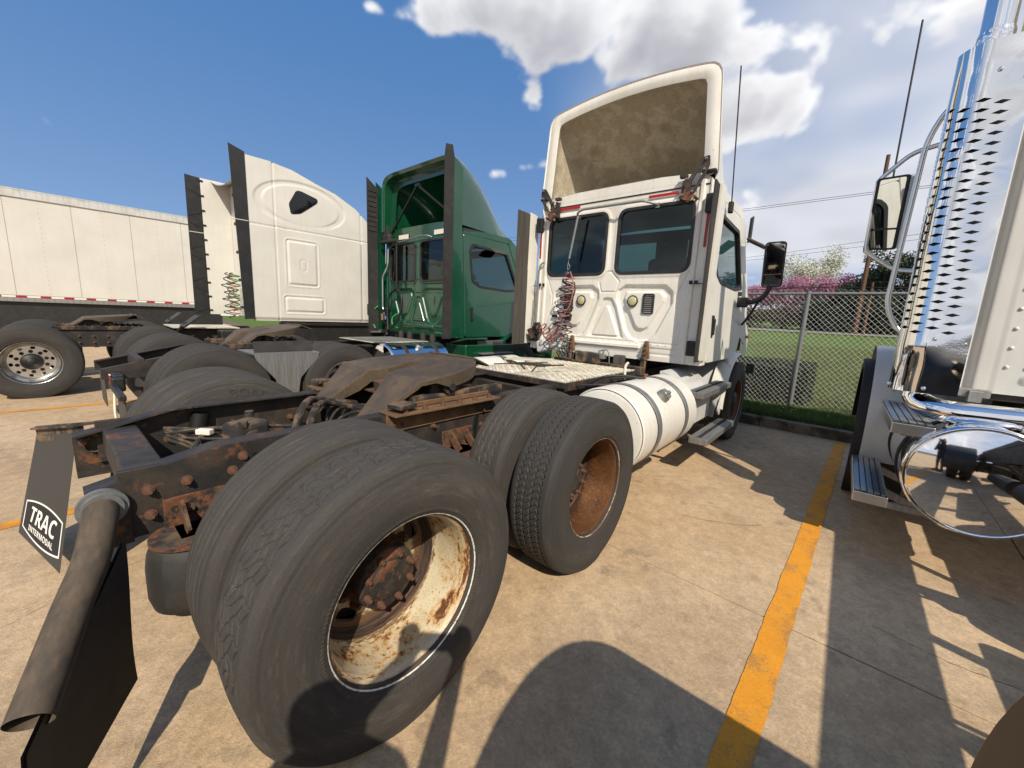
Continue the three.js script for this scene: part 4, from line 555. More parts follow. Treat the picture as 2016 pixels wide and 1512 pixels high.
  // fairing brackets
  for (const s of [-1, 1]) {
    const b = part(t, 'fairing_bracket', mats.frame, extXY(rpoly([[s * .74, 2.62], [s * .77, 2.78], [s * .90, 2.97], [s * .955, 2.98], [s * .965, 2.90], [s * .93, 2.80], [s * .84, 2.66], [s * .82, 2.60]], .012), ZC + .075, ZC + .087, { holes: [rpoly([[s * .81, 2.70], [s * .82, 2.78], [s * .88, 2.88], [s * .91, 2.84], [s * .86, 2.73]], .01, true)] }), extXY(rpoly([[s * .71, 2.62], [s * .72, 2.80], [s * .765, 2.82], [s * .77, 2.66]], .01), ZC + .02, ZC + .05), rod([s * .73, 2.64, ZC], [s * .73, 2.64, ZC + .1], .014), rod([s * .86, 2.63, ZC], [s * .86, 2.63, ZC + .1], .014), box(.07, .03, .05, s * .73, 2.84, ZC + .05));
    for (const [x, y] of [[.93, 2.95], [.925, 2.86], [.745, 2.66], [.835, 2.68], [.77, 2.80]]) put(b, 'bolt', studGeo, mats.zinc, [s * x, y, ZC + .087], [0, -Math.PI / 2, 0]);
    part(t, 'bracket_plate', mats.rimCream, extXY(rpoly([[s * .77, 2.60], [s * .78, 2.72], [s * .84, 2.74], [s * .86, 2.63]], .02), ZC + .03, ZC + .04));
    part(t, 'hinge_box', mats.black, box(.09, .17, .05, s * 1.0, 2.57, ZC + .03, { r: .01 }), box(.11, .15, .06, s * 1.0, 1.20, ZC + .05, { r: .01 }));
    // side extenders: panel with rubber edge
    part(t, 'side_extender', mats.white, extZY(rpoly([[ZC - .05, 1.09], [ZC - .05, 2.70], [ZC + .12, 2.72], [ZC + .15, 1.09]], .02), s > 0 ? 1.085 : -1.105, s > 0 ? 1.105 : -1.085));
    part(t, 'extender_rubber', s > 0 ? mats.rubber : mats.rubberGrey, warp(extZY(rpoly(s > 0 ? [[ZC + .10, 1.08], [ZC + .10, 2.70], [ZC + .25, 2.71], [ZC + .25, 1.08]] : [[ZC + .13, 1.08], [ZC + .125, 2.70], [ZC + .345, 2.71], [ZC + .36, 1.08]], .01), s > 0 ? 1.07 : -1.10, s > 0 ? 1.084 : -1.086), (x, y, z) => [x + s * .03 * (z - ZC - .13) + .012 * Math.sin(y * 2.2), y, z]));
  }
  // roof fairing: a deep shell open to the back
  const archAt = (w0, w1, yb, yt, crown, r, s) => { // s in 0..1 along left base, top, right base
    const side = Math.hypot(w0 - w1, yt - yb) - r, top = 2 * w1 - 2 * r, arc = r * 1.45, L = 2 * side + 2 * arc + top; let d = s * L; const dx = (w0 - w1) / (side + r), dy = (yt - yb) / (side + r);
    const add = (x, y) => [x, y + crown * (1 - (x / w1) ** 2) * sm(yb + .3 * (yt - yb), yt, y)];
    const bez = (t, sg) => { const a = [-(w1 + dx * r), yt - dy * r], c = [-w1, yt], e = [-w1 + r, yt], x = (1 - t) ** 2 * a[0] + 2 * t * (1 - t) * c[0] + t * t * e[0], y = (1 - t) ** 2 * a[1] + 2 * t * (1 - t) * c[1] + t * t * e[1]; return add(sg * x, y); };
    if (d < side) return add(-(w0 - dx * d), yb + dy * d); d -= side; if (d < arc) return bez(d / arc, 1); d -= arc; if (d < top) return add(-w1 + r + d, yt); d -= top; if (d < arc) return bez(1 - d / arc, -1); d -= arc; return add(w1 + dx * (r + d), yt - dy * (r + d)); };
  const rimO = (s) => archAt(1.025, .945, 2.86, 3.805, .085, .12, s), rimI = (s) => archAt(.89, .82, 2.80, 3.70, .07, .05, s);
  const shellAt = (t, s, off) => { const k = Math.pow(t, 1.5), [x, y] = archAt(mix(.985, .80, t) - off, mix(.905, .66, t) - off, 2.80, mix(3.77, 2.96, k) - off, .08, mix(.14, .12, t), s); return [x, y, ZC - .05 - t * 1.5]; };
  const shell = part(t, 'roof_fairing', mats.white, grid(72, 24, (s, v) => shellAt(v, s, 0)), grid(72, 4, (s, v) => { const a = rimO(s), b = shellAt(0, s, 0); const k = v; return [mix(a[0], b[0], k), mix(a[1], b[1], k), mix(ZC - .005, b[2], k)]; }), grid(72, 3, (s, v) => { const a = rimI(s), b = rimO(s); return [mix(a[0], b[0], v), mix(a[1], b[1], v), ZC - .02 + .018 * Math.pow(Math.sin(v * Math.PI), .35)]; }));
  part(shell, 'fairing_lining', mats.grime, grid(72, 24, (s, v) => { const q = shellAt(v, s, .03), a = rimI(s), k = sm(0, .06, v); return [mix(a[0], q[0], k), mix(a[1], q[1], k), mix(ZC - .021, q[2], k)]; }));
  part(shell, 'fairing_foot', mats.black, box(.10, .03, .06, .96, 2.86, ZC + .01, { r: .01 }), box(.10, .03, .06, -.96, 2.87, ZC + .01, { r: .01 }));
  // aerials, visor, mirror, indicator
  part(t, 'antenna', mats.black, rod([1.06, 2.66, -3.32], [1.06, 3.78, -3.02], .006, 8), box(.045, .11, .06, 1.055, 2.63, -3.33, { r: .012, seg: 2 }));
  part(t, 'antenna', mats.black, rod([-1.06, 2.66, -3.32], [-1.06, 3.66, -3.10], .006, 8), box(.045, .11, .06, -1.055, 2.63, -3.33, { r: .012, seg: 2 }));
  part(t, 'wind_deflector', mats.rubberGrey, box(.22, .03, .30, 1.16, 2.42, -4.28, { r: .014, seg: 2, rz: -.5, ry: .1 }), box(.02, .30, .10, 1.04, 2.62, -4.45, { r: .01, ry: .5 }));
  for (const s of [1, -1]) {
    const mg = group(t, 'door_mirror', [s * 1.36, 2.17, -4.30]); mg.rotation.set(.2, s * .26, 0);
    part(mg, 'mirror_housing', mats.chrome, box(.21, .52, .10, 0, 0, -.03, { r: .045, seg: 4 }));
    part(mg, 'mirror_rim', mats.black, extXY(rrect(0, 0, .212, .515, .045), .0, .028, { holes: [rrect(0, 0, .184, .486, .035, true)] }), box(.19, .014, .01, 0, -.11, .022));
    part(mg, 'mirror_glass', mats.mirror, extXY(rrect(0, .07, .186, .345, .03), .016, .02), warp(extXY(rrect(0, -.18, .186, .125, .02), .016, .02), (x, y, z) => [x, y, z]));
    part(t, 'mirror_arm', mats.plastic, tube([[s * 1.36, 1.92, -4.31], [s * 1.30, 1.80, -4.30], [s * 1.20, 1.74, -4.28], [s * 1.06, 1.73, -4.26]], .028, { s: 10 }), box(.14, .12, .10, s * 1.09, 1.73, -4.26, { r: .02 }), tube([[s * 1.26, 1.74, -4.29], [s * 1.16, 1.56, -4.4], [s * 1.08, 1.46, -4.5]], .014), box(.06, .05, .05, s * 1.05, 1.83, -4.25));
  }
  part(t, 'indicator_lamp', mats.amber, new THREE.SphereGeometry(.03, 14, 10).scale(.8, .75, 1.4).translate(1.075, 1.30, -5.0));
  part(t, 'wing_flap', mats.rubberGrey, box(.10, .14, .01, 1.16, .86, -5.02));
}
// ---------------------------------------------------------------- shared bare chassis for the tractors beside it
function chassis(t, o) {
  const railR = part(t, 'frame_rail', o.rail ?? mats.frameClean, railGeo(1, { front: o.front, rear: o.rear, kink: .8, drop: .17, top: o.top, bot: o.bot })), railL = part(t, 'frame_rail', o.rail ?? mats.frameClean, railGeo(-1, { front: o.front, rear: o.rear, kink: .8, drop: .17, top: o.top, bot: o.bot }));
  for (let k = 0; k < 12; k++) { boltAt(railR, .4305, .80, .5 - k * .16); boltAt(railR, .4305, .70, .5 - k * .16); }
  for (const z of [o.rear - .3, 0, -1.3, -2.4]) part(t, 'crossmember', mats.frameClean, box(.83, .2, .06, 0, .72, z));
  for (const z of o.axles) {
    part(t, 'drive_axle', mats.dust, cylX(.075, 1.75, 0, AXLE_Y, z, 16), new THREE.SphereGeometry(.2, 16, 12).translate(0, AXLE_Y, z));
    for (const s of [-1, 1]) { wheel(t, [s * (o.xo ?? 1.085), AXLE_Y, z], { side: s, tyre: s > 0 ? o.tyre(z) : TY.ribLow, kind: o.kind, low: 1, rm: o.rm, tm: mats.tyreDark }); wheel(t, [s * ((o.xo ?? 1.085) - .34), AXLE_Y, z], { side: s, tyre: TY.ribLow, kind: 'inner', tm: mats.tyreDark }); part(t, 'air_spring', mats.rubber, cylY(.13, .22, s * .52, .5, z + .32, 24), cylY(.10, .06, s * .52, .63, z + .32, 24)); part(t, 'shock_absorber', mats.plastic, rod([s * .47, .82, z - .28], [s * .5, .42, z - .2], .035, 12)); }
  }
  if (o.steer) for (const s of [-1, 1]) wheel(t, [s * 1.05, AXLE_Y, o.steer], { side: s, tyre: TY.ribLow, kind: o.kind === 'alloy' ? 'alloy' : 'steer', low: 1, rm: mats.whiteGrey, tm: mats.tyreDark });
  if (o.fifth !== undefined) {
    fifthWheel(t, [0, 1.10, o.fifth], { tilt: o.tilt ?? .2 });
    for (const s of [-1, 1]) { const r = part(t, 'fifth_wheel_rail', mats.dust, box(.09, .05, 1.1, s * .40, .925, o.fifth - .05), box(.03, .06, 1.1, s * .44, .93, o.fifth - .05)); for (let k = 0; k < 14; k++) put(r, 'bolt', boltGeo, mats.dust, [s * .425, .95, o.fifth + .46 - k * .078], [0, 0, Math.PI / 2]); }
    part(t, 'fifth_wheel_plate', mats.dust, box(.84, .02, .5, 0, .93, o.fifth));
  }
}
function tankOf(t, s, z0, z1, m, r = .31, x = .925, y = .655) {
  const tank = part(t, 'fuel_tank', m, latheZ([...domeEnd(r * .97, z0 - .004, .04), [r, z0 - .03], [r, z1 + .03], [r * .97, z1], [r * .5, z1 - .03], [.0001, z1 - .04]], 64).translate(s * x, y, 0));
  for (const z of [mix(z0, z1, .25), mix(z0, z1, .78)]) part(tank, 'tank_strap', mats.rubber, latheZ([[r + .001, z - .03], [r + .007, z - .03], [r + .007, z + .03], [r + .001, z + .03]], 48).translate(s * x, y, 0));
  const a = .6, q = new THREE.Matrix4().makeRotationZ(-s * a).setPosition(s * (x + Math.sin(a) * r), y + Math.cos(a) * r, mix(z0, z1, .5));
  part(tank, 'filler_cap', mats.aluminium, merge([cylY(.055, .04, 0, .015, 0, 20), cylY(.045, .05, 0, .03, 0, 10)]).applyMatrix4(q)); return tank;
}
// ---------------------------------------------------------------- green day cab tractor
{
  const t = thing('day_cab_tractor', 'dark green day cab truck tractor with roof fairing, parked beside the white sleeper', 'truck', [-6.02, 0, -1.53], 1.6 * D2R), ZC = -2.62, G = mats.green;
  chassis(t, { front: -5.2, rear: 1.42, axles: [.65, -.68], tyre: (z) => z > 0 ? TY.lug : TY.rib, kind: 'outer', rm: mats.whiteGrey, steer: -4.1, fifth: -.1, tilt: .16 });
  dayCab(t, ZC, G, {});
  tankOf(t, 1, -1.35, -2.35, mats.chrome);
  // tail: hanger with reflective tape, flaps
  part(t, 'flap_hanger', mats.plastic, box(.30, .10, .09, .55, .66, 1.32, { r: .02 }), box(.10, .14, .10, .72, .62, 1.33, { r: .02 }), box(.9, .05, .05, .95, .60, 1.36, { r: .01 }));
  part(t, 'reflective_strip', mats.paper, box(.06, .09, .012, .62, .66, 1.372)); part(t, 'reflective_strip', mats.red, box(.05, .09, .012, .675, .655, 1.376));
  part(t, 'mud_flap', mats.rubberGrey, box(.55, .45, .012, 1.0, .36, 1.34)); part(t, 'mud_flap', mats.rubberGrey, box(.55, .45, .012, -1.0, .36, 1.34));
  part(t, 'flap_strip', mats.paper, tube([[.50, .60, 1.34], [.50, .45, 1.35], [.515, .3, 1.36], [.505, .15, 1.35]], .012, { s: 6 }));
  // quarter fender between the drive wheels
  part(t, 'quarter_fender', mats.aluDull, extZY(rpoly([[-.36, .90], [.32, .90], [.30, .84], [.12, .62], [.08, .38], [-.10, .38], [-.14, .62], [-.34, .84]], .03), 1.18, 1.20, { bevel: .004 }), extXZ([[.62, .32], [1.20, .32], [1.20, -.36], [.62, -.36]], .895, .91));
  part(t, 'fender_rubber', mats.rubber, box(.02, .12, .62, 1.02, .97, -.04, { rz: .2 }));
  part(t, 'ladder_plate', mats.aluDull, box(.16, .01, .55, .62, 1.0, -1.35, { rx: -.1 }), box(.1, .10, .2, .8, .9, -1.5));
  const deck = part(t, 'deck_plate', mats.treadPlate, box(1.1, .012, 1.0, -.02, .94, -1.95, { r: .003 })); { const b = []; for (let k = 0; k < 22; k++) b.push(box(1.02, .008, .02, -.02, .95, -1.49 - k * .043, { r: .002 })); part(deck, 'tread_bars', mats.aluDull, b); }
  part(t, 'engine', mats.deep, box(.7, .62, 2.0, 0, .83, ZC - 1.13, { r: .08 }), box(.5, .4, .9, 0, .72, ZC + .1, { r: .08 }));
  for (const x of [-.4, -.13, .26, .53]) part(t, 'cab_mount', mats.rubber, cylY(.05, .16, x, .99, ZC + .08, 14));
  // sills and steps on the right
  part(t, 'step_skirt', G, box(.06, .62, 1.5, 1.15, .62, ZC - .85, { r: .02 }), box(.5, .25, .06, .92, .80, ZC - .12, { r: .02 }), box(.40, .03, .5, 1.02, .985, ZC - .30, { rz: .25 }));
  part(t, 'step', mats.aluDull, box(.20, .02, .75, 1.21, .78, ZC - .75), box(.02, .20, .70, 1.12, .89, ZC - .75, { rz: -.15 }));
  // roof fairing: shell with struts, collars of black rubber
  const arch = (w0, w1, yt, s) => { const a = s * 2 - 1, th = a * Math.PI / 2, X = Math.sign(Math.sin(th)) * Math.pow(Math.abs(Math.sin(th)), .2), Y = Math.pow(Math.max(0, Math.cos(th)), .2); return [X * mix(w0, w1, Y), 2.80 + (yt - 2.80) * Y]; };
  const sh = (v, s, off) => { const [x, y] = arch(mix(1.07, .9, v) - off, mix(1.05, .62, v) - off, mix(3.84, 2.86, Math.pow(v, 2.0)) - off, s); return [x, y + .10 * Math.pow(Math.abs(s * 2 - 1), 6) * (1 - v) * sm(2.9, 3.6, y), ZC + .06 - v * 1.5]; };
  const shell = part(t, 'roof_fairing', G, grid(60, 24, (s, v) => sh(v, s, 0)), grid(60, 24, (s, v) => sh(Math.max(v, .02), s, .05)), grid(60, 2, (s, v) => { const a = sh(0, s, 0), b = sh(.02, s, .05); return [mix(a[0], b[0], v), mix(a[1], b[1], v), mix(a[2], b[2], v)]; }), grid(60, 2, (s, v) => { const a = sh(.12, s, .05), b = sh(.12, s, .17); return [mix(a[0], b[0], v), mix(a[1], b[1], v), a[2]]; }));
  part(shell, 'strut', mats.black, bar([-.02, 3.52, ZC + .02], [-.78, 2.84, ZC + .02], .03)); part(shell, 'strut', mats.black, bar([.02, 3.52, ZC + .02], [.86, 2.98, ZC + .02], .03));
  part(shell, 'strut_mount', mats.black, box(.12, .05, .05, 0, 3.53, ZC + .02));
  for (const s of [-1, 1]) {
    part(t, 'side_extender', G, extZY([[ZC - .02, 1.05], [ZC - .02, 3.6], [ZC + .16, 3.72], [ZC + .16, 1.05]], s > 0 ? 1.075 : -1.095, s > 0 ? 1.095 : -1.075));
    part(t, 'extender_rubber', mats.rubber, warp(extZY(s > 0 ? [[ZC + .16, 1.03], [ZC + .16, 3.70], [ZC + .20, 3.86], [ZC + .32, 3.84], [ZC + .34, 3.70], [ZC + .34, 1.03]] : [[ZC + .16, 1.03], [ZC + .16, 3.60], [ZC + .37, 3.75], [ZC + .37, 1.03]], s > 0 ? 1.09 : -1.102, s > 0 ? 1.102 : -1.09), (x, y, z) => [x - (s < 0 ? -.06 : 0), y, z]));
    if (s < 0) for (let k = 0; k < 9; k++) part(t, 'rubber_fin', mats.rubber, box(.02, .012, .17, -1.03, 2.85 + k * .085, ZC + .27));
    part(t, 'hinge_box', mats.black, box(.10, .17, .06, s * .99, 2.78, ZC + .05, { r: .01 }));
  }
  part(t, 'beacon_bracket', mats.rubber, box(.22, .13, .10, -.86, 2.74, ZC + .06, { r: .03 }), cylX(.035, .5, -.72, 2.66, ZC + .12, 14), box(.06, .2, .06, -.86, 2.86, ZC + .06));
  part(t, 'label_plate', mats.paper, box(.30, .075, .004, -.42, 2.73, ZC + .015)); part(t, 'label_plate', mats.paper, box(.30, .075, .004, .60, 2.73, ZC + .015));
  part(t, 'grab_rail', mats.zinc, tube([[-.55, 2.63, ZC + .08], [.35, 2.68, ZC + .08], [.40, 2.66, ZC + .02]], .014));
  part(t, 'air_pipe', mats.aluminium, tube([[-.86, 2.55, ZC + .05], [-.86, 2.25, ZC + .06], [-.98, 2.05, ZC + .10], [-.98, 1.45, ZC + .10], [-.80, 1.25, ZC + .14]], .018, { line: true, bend: .06, n: 50 }));
  part(t, 'coiled_cable', mats.hoseBlack, tube([[-.52, 1.83, ZC + .10], [-.72, 1.7, ZC + .12], [-.76, 1.35, ZC + .14], [-.72, 1.1, ZC + .16], [-.70, .97, ZC + .2]], .022, { n: 40 }), tube([[-.50, 1.83, ZC + .10], [-.33, 1.7, ZC + .12], [-.34, 1.40, ZC + .14], [-.55, 1.15, ZC + .16], [-.74, 1.02, ZC + .2]], .022, { n: 40 }), rod([-.51, 2.6, ZC + .1], [-.51, 1.85, ZC + .1], .02));
  part(t, 'air_hose', mats.hoseGreen, tube([[-.98, 1.5, ZC + .2], [-1.05, 1.42, ZC + .25], [-1.08, 1.25, ZC + .28], [-1.0, 1.08, ZC + .25]], .010, { n: 30 }), tube([[-.45, 1.4, ZC + .05], [-.65, 1.3, ZC + .1], [-.62, 1.16, ZC + .12], [-.48, 1.12, ZC + .1]], .010, { n: 30 }));
  part(t, 'gladhand', mats.hoseRed, cylY(.022, .12, -.94, 1.30, ZC + .14, 10)); part(t, 'gladhand', mats.hoseBlue, cylY(.022, .12, -.86, 1.30, ZC + .14, 10));
  part(t, 'gladhand_holder', mats.black, box(.2, .05, .06, -.90, 1.42, ZC + .10), box(.2, .05, .06, -.90, 1.2, ZC + .10, {}), box(.04, .3, .04, -.90, 1.35, ZC + .06));
  for (const x of [-.5, .47]) part(t, 'vent', mats.black, box(.05, .17, .02, x, 1.62, ZC - .01, { r: .01 }));
  part(t, 'wind_deflector', mats.rubberGrey, box(.16, .03, .30, 1.13, 2.50, ZC - .85, { r: .012, rz: -.5 }));
  part(t, 'seat_cover', M({ c: 0xcfd2cf, r: .5, phys: { transmission: .3, thickness: 0 } }), warp(new THREE.SphereGeometry(.30, 24, 16).translate(.50, 2.1, ZC - .45), (x, y, z) => [x + .05 * Math.sin(y * 31), y, z + .04 * Math.sin(x * 29 + y * 17)]));
}
// ---------------------------------------------------------------- white sleeper tractor
{
  const t = thing('sleeper_tractor', 'white high roof sleeper truck tractor with black side extenders and polished wheels', 'truck', [-9.68, 0, -.20], 0), W = mats.whiteClean, z = (w) => w + .20;
  chassis(t, { front: -6.5, rear: 1.55, axles: [.66, -.66], tyre: () => TY.rib, kind: 'alloy', fifth: -.05, tilt: .1, steer: -5.2 });
  // right side wall with pressed panels
  const roofY = (d) => { const P = [[0, 3.97], [.33, 3.93], [.75, 3.80], [1.13, 3.70], [1.55, 3.50], [1.85, 3.25], [2.3, 2.80], [2.5, 2.55], [2.9, 1.9]]; for (let i = 0; i + 1 < P.length; i++) if (d <= P[i + 1][0]) { const k = (d - P[i][0]) / (P[i + 1][0] - P[i][0]); return mix(P[i][1], P[i + 1][1], k); } return 1.9; };
  const ridge = (d, w) => 1 - sm(w * .4, w, Math.abs(d));
  const sideH = (d, y) => { let h = 0; h -= .012 * ridge(y - 2.84, .012); h -= .014 * ridge(d - .0, .010) ; if (d < 1.66) { for (const [cx, cy, hw, hh] of [[.46, 2.235, .31, .445], [.475, 1.45, .395, .18]]) { const s = sdRR(d, y, cx, cy, hw, hh, .07); h += .012 * sm(.012, -.012, s) - .018 * ridge(s + .035, .03); } const q = sdRR(d, y, .47, 2.2, .05, .10, .03); h -= .007 * ridge(q, .012); } h -= .016 * ridge(d - 1.655, .012); const win = Math.hypot((d - .5) / .75, (y - 3.3) / .38); h -= .012 * ridge(win - 1, .12) * sm(2.9, 3.1, y); h -= .025 * sm(1.20, 1.14, y); return h; };
  const side = (s) => grid(170, 170, (u, v) => { const d = -.43 + u * 2.95, top = d < 0 ? 3.98 : roofY(d), y = 1.13 + (top - .03 - 1.13) * v; return [s * (1.23 + sideH(d, y) - .10 * sm(3.0, 4.0, y) * 0 - .22 * sm(1.7, 2.6, d)), y, z(-2.65 - d)]; });
  const body = part(t, 'side_wall', W, side(1)); part(t, 'side_wall', W, side(-1));
  part(t, 'roof', W, grid(24, 60, (u, v) => { const d = -.43 + v * 2.95, a = u * 2 - 1, top = d < 0 ? 3.98 : roofY(d), w = 1.23 - .22 * sm(1.7, 2.6, d); return [a * w, top - .035 + (d < 0 ? -.25 * sm(0, 1, -d / .43) * (1 - a * a) : .12 * (1 - a * a) * (1 - a * a)), z(-2.65 - d)]; }));
  part(t, 'back_wall', W, grid(40, 60, (u, v) => [(u * 2 - 1) * 1.2, mix(1.15, 3.9, v), z(-2.55)]));
  for (let k = 0; k < 5; k++) part(t, 'latch_arm', mats.black, box(.30, .06, .04, -.62 + k * .015, 3.66 - k * .58, z(-2.5), { r: .01 }));
  part(t, 'side_window', mats.glassDark, extZY(rpoly([[z(-2.93), 3.12], [z(-2.90), 3.30], [z(-3.04), 3.56], [z(-3.12), 3.57], [z(-3.43), 3.49], [z(-3.42), 3.42], [z(-3.10), 3.16]], .04), 1.225, 1.238));
  part(t, 'door_seam', mats.black, box(.006, 1.6, .012, 1.222, 1.98, z(-4.31))); part(t, 'door_window', mats.glassDark, extZY(rpoly([[z(-4.52), 1.95], [z(-4.46), 2.5], [z(-5.0), 2.45], [z(-5.2), 1.9]], .06), 1.19, 1.20)); part(t, 'door_handle', mats.black, box(.03, .24, .07, 1.225, 1.42, z(-4.46), { r: .012 }));
  part(t, 'skirt', mats.plastic, box(.06, .30, 2.2, 1.17, .86, z(-3.75)), box(.08, .05, 2.2, 1.21, 1.08, z(-3.75))); part(t, 'step', mats.aluDull, box(.14, .08, .4, 1.22, .95, z(-4.7)));
  for (const s of [-1, 1]) {
    const r = part(t, 'extender_rubber', mats.plastic, warp(extZY(s > 0 ? [[z(-2.24), 1.16], [z(-2.23), 3.985], [z(-2.0), 4.06], [z(-2.08), 1.15]] : [[z(-2.05), 1.16], [z(-2.05), 3.96], [z(-1.79), 3.98], [z(-1.77), 1.16]], s > 0 ? 1.228 : -1.24, s > 0 ? 1.24 : -1.228), (x, y, zz) => [x, y, zz]));
    part(r, 'rubber_seam', mats.paper, box(.016, .012, .26, s * 1.234, 2.86, z(s > 0 ? -2.1 : -1.92)));
    if (s < 0) { part(t, 'side_extender', W, box(.02, 2.8, .52, -1.225, 2.56, z(-2.3))); for (let k = 0; k < 10; k++) part(t, 'extender_hinge', mats.black, box(.03, .035, .07, -1.215, 1.25 + k * .295, z(-2.05))); for (let k = 0; k < 8; k++) part(t, 'rubber_brace', mats.black, bar([-1.226, 1.3 + k * .33, z(-2.05)], [-1.226, 1.3 + k * .33 + (k % 2 ? .1 : -.1), z(-1.8)], .012)); }
  }
  part(t, 'coiled_air_hose', mats.hoseGreen, helix([-.55, 2.05, z(-2.35)], [-.62, 1.25, z(-2.35)], .10, 8, { seed: 6, t: .012 })); part(t, 'coiled_air_hose', mats.hoseRed, helix([-.45, 2.05, z(-2.3)], [-.35, 1.15, z(-2.3)], .09, 8, { seed: 7, t: .010 })); part(t, 'coiled_cable', mats.hoseBlue, helix([-.5, 2.05, z(-2.25)], [-.5, 1.1, z(-2.25)], .10, 7, { seed: 8, t: .010 }));
  part(t, 'air_pipe', mats.zinc, tube([[.2, 2.9, z(-2.4)], [.15, 2.3, z(-2.4)], [.0, 2.1, z(-2.4)], [.1, 1.2, z(-2.4)]], .015));
  part(t, 'deck_plate', mats.treadPlate, box(1.1, .02, 1.0, 0, .95, z(-1.65))); part(t, 'frame_box', mats.plastic, box(.3, .3, .9, .85, .78, z(-2.2), { r: .03 }), box(.3, .3, .9, -.85, .78, z(-2.2), { r: .03 }));
  for (const s of [1, -1]) part(t, 'fender_bracket', mats.plastic, box(.4, .03, .3, s * .85, 1.08, z(-1.35), { rx: .7 }), bar([s * .5, .85, z(-1.2)], [s * .85, 1.05, z(-1.3)], .05)); 
  part(t, 'engine', mats.deep, box(1.6, .6, 2.6, 0, .85, z(-4.6)));
  part(t, 'hood', W, grid(16, 10, (u, v) => { const th = (u * 2 - 1) * Math.PI / 2; return [1.0 * Math.sign(Math.sin(th)) * Math.pow(Math.abs(Math.sin(th)), .5), 1.0 + mix(.9, .45, v) * Math.pow(Math.max(0, Math.cos(th)), .4), z(-5.4 - v * 1.2)]; }));
}
// ---------------------------------------------------------------- box trailer far to the side
{
  const t = thing('box_trailer', 'long white box trailer with red and white tape along its lower rail, behind the tractors', 'trailer', [-17.85, 0, 0]), y0 = 1.36, y1 = 3.98, zf = -5.2, zr = 11.0;
  const n = 13, w = (zr - zf) / n;
  for (let k = 0; k < n; k++) part(t, 'side_panel', mats.trailer, box(.03, y1 - y0, w - .004, -.015, (y0 + y1) / 2, zf + (k + .5) * w, { r: .002 }));
  const riv = []; for (let k = 0; k <= n * 2; k++) for (let y = y0 + .06; y < y1 - .04; y += k % 2 ? .13 : .07) riv.push(new THREE.BoxGeometry(.008, .014, .014).translate(.002, y, zf + k * w / 2)); part(t, 'rivets', mats.aluDull, riv);
  part(t, 'top_rail', mats.whiteGrey, box(.07, .20, zr - zf, .0, y1 + .10, (zf + zr) / 2), box(.08, .03, zr - zf, .0, y1 + .215, (zf + zr) / 2)); part(t, 'bottom_rail', mats.aluDull, box(.06, .18, zr - zf, .0, y0 - .09, (zf + zr) / 2));
  const tape = part(t, 'white_tape', mats.paper, box(.004, .05, zr - zf - .1, .034, y0 - .04, (zf + zr) / 2)); for (let k = 0; k < 36; k++) part(tape, 'red_tape', mats.red, box(.004, .052, .20, .038, y0 - .04, zf + .3 + k * .45));
  part(t, 'roof', mats.trailer, box(2.5, .03, zr - zf, -1.27, y1 + .2, (zf + zr) / 2)); part(t, 'end_wall', mats.trailer, box(2.5, y1 - y0, .04, -1.27, (y0 + y1) / 2, zf), box(2.5, y1 - y0, .04, -1.27, (y0 + y1) / 2, zr)); part(t, 'far_wall', mats.trailer, box(.03, y1 - y0, zr - zf, -2.53, (y0 + y1) / 2, (zf + zr) / 2)); part(t, 'floor', mats.deep, box(2.45, .15, zr - zf - .1, -1.27, y0 - .1, (zf + zr) / 2));
  part(t, 'side_skirt', mats.plastic, box(.02, .95, zr - zf - 3, -.08, y0 - .66, (zf + zr) / 2)); for (const z of [8.4, 9.7]) for (const x of [-.3, -2.2]) wheel(t, [x, AXLE_Y, z], { side: x > -1 ? 1 : -1, tyre: TY.ribLow, kind: 'outer', low: 1 });
  part(t, 'landing_leg', mats.frameClean, box(.1, 1.2, .1, -.4, .6, -2), box(.1, 1.2, .1, -2.1, .6, -2), box(.3, .02, .3, -.4, .012, -2), box(.3, .02, .3, -2.1, .012, -2));
}
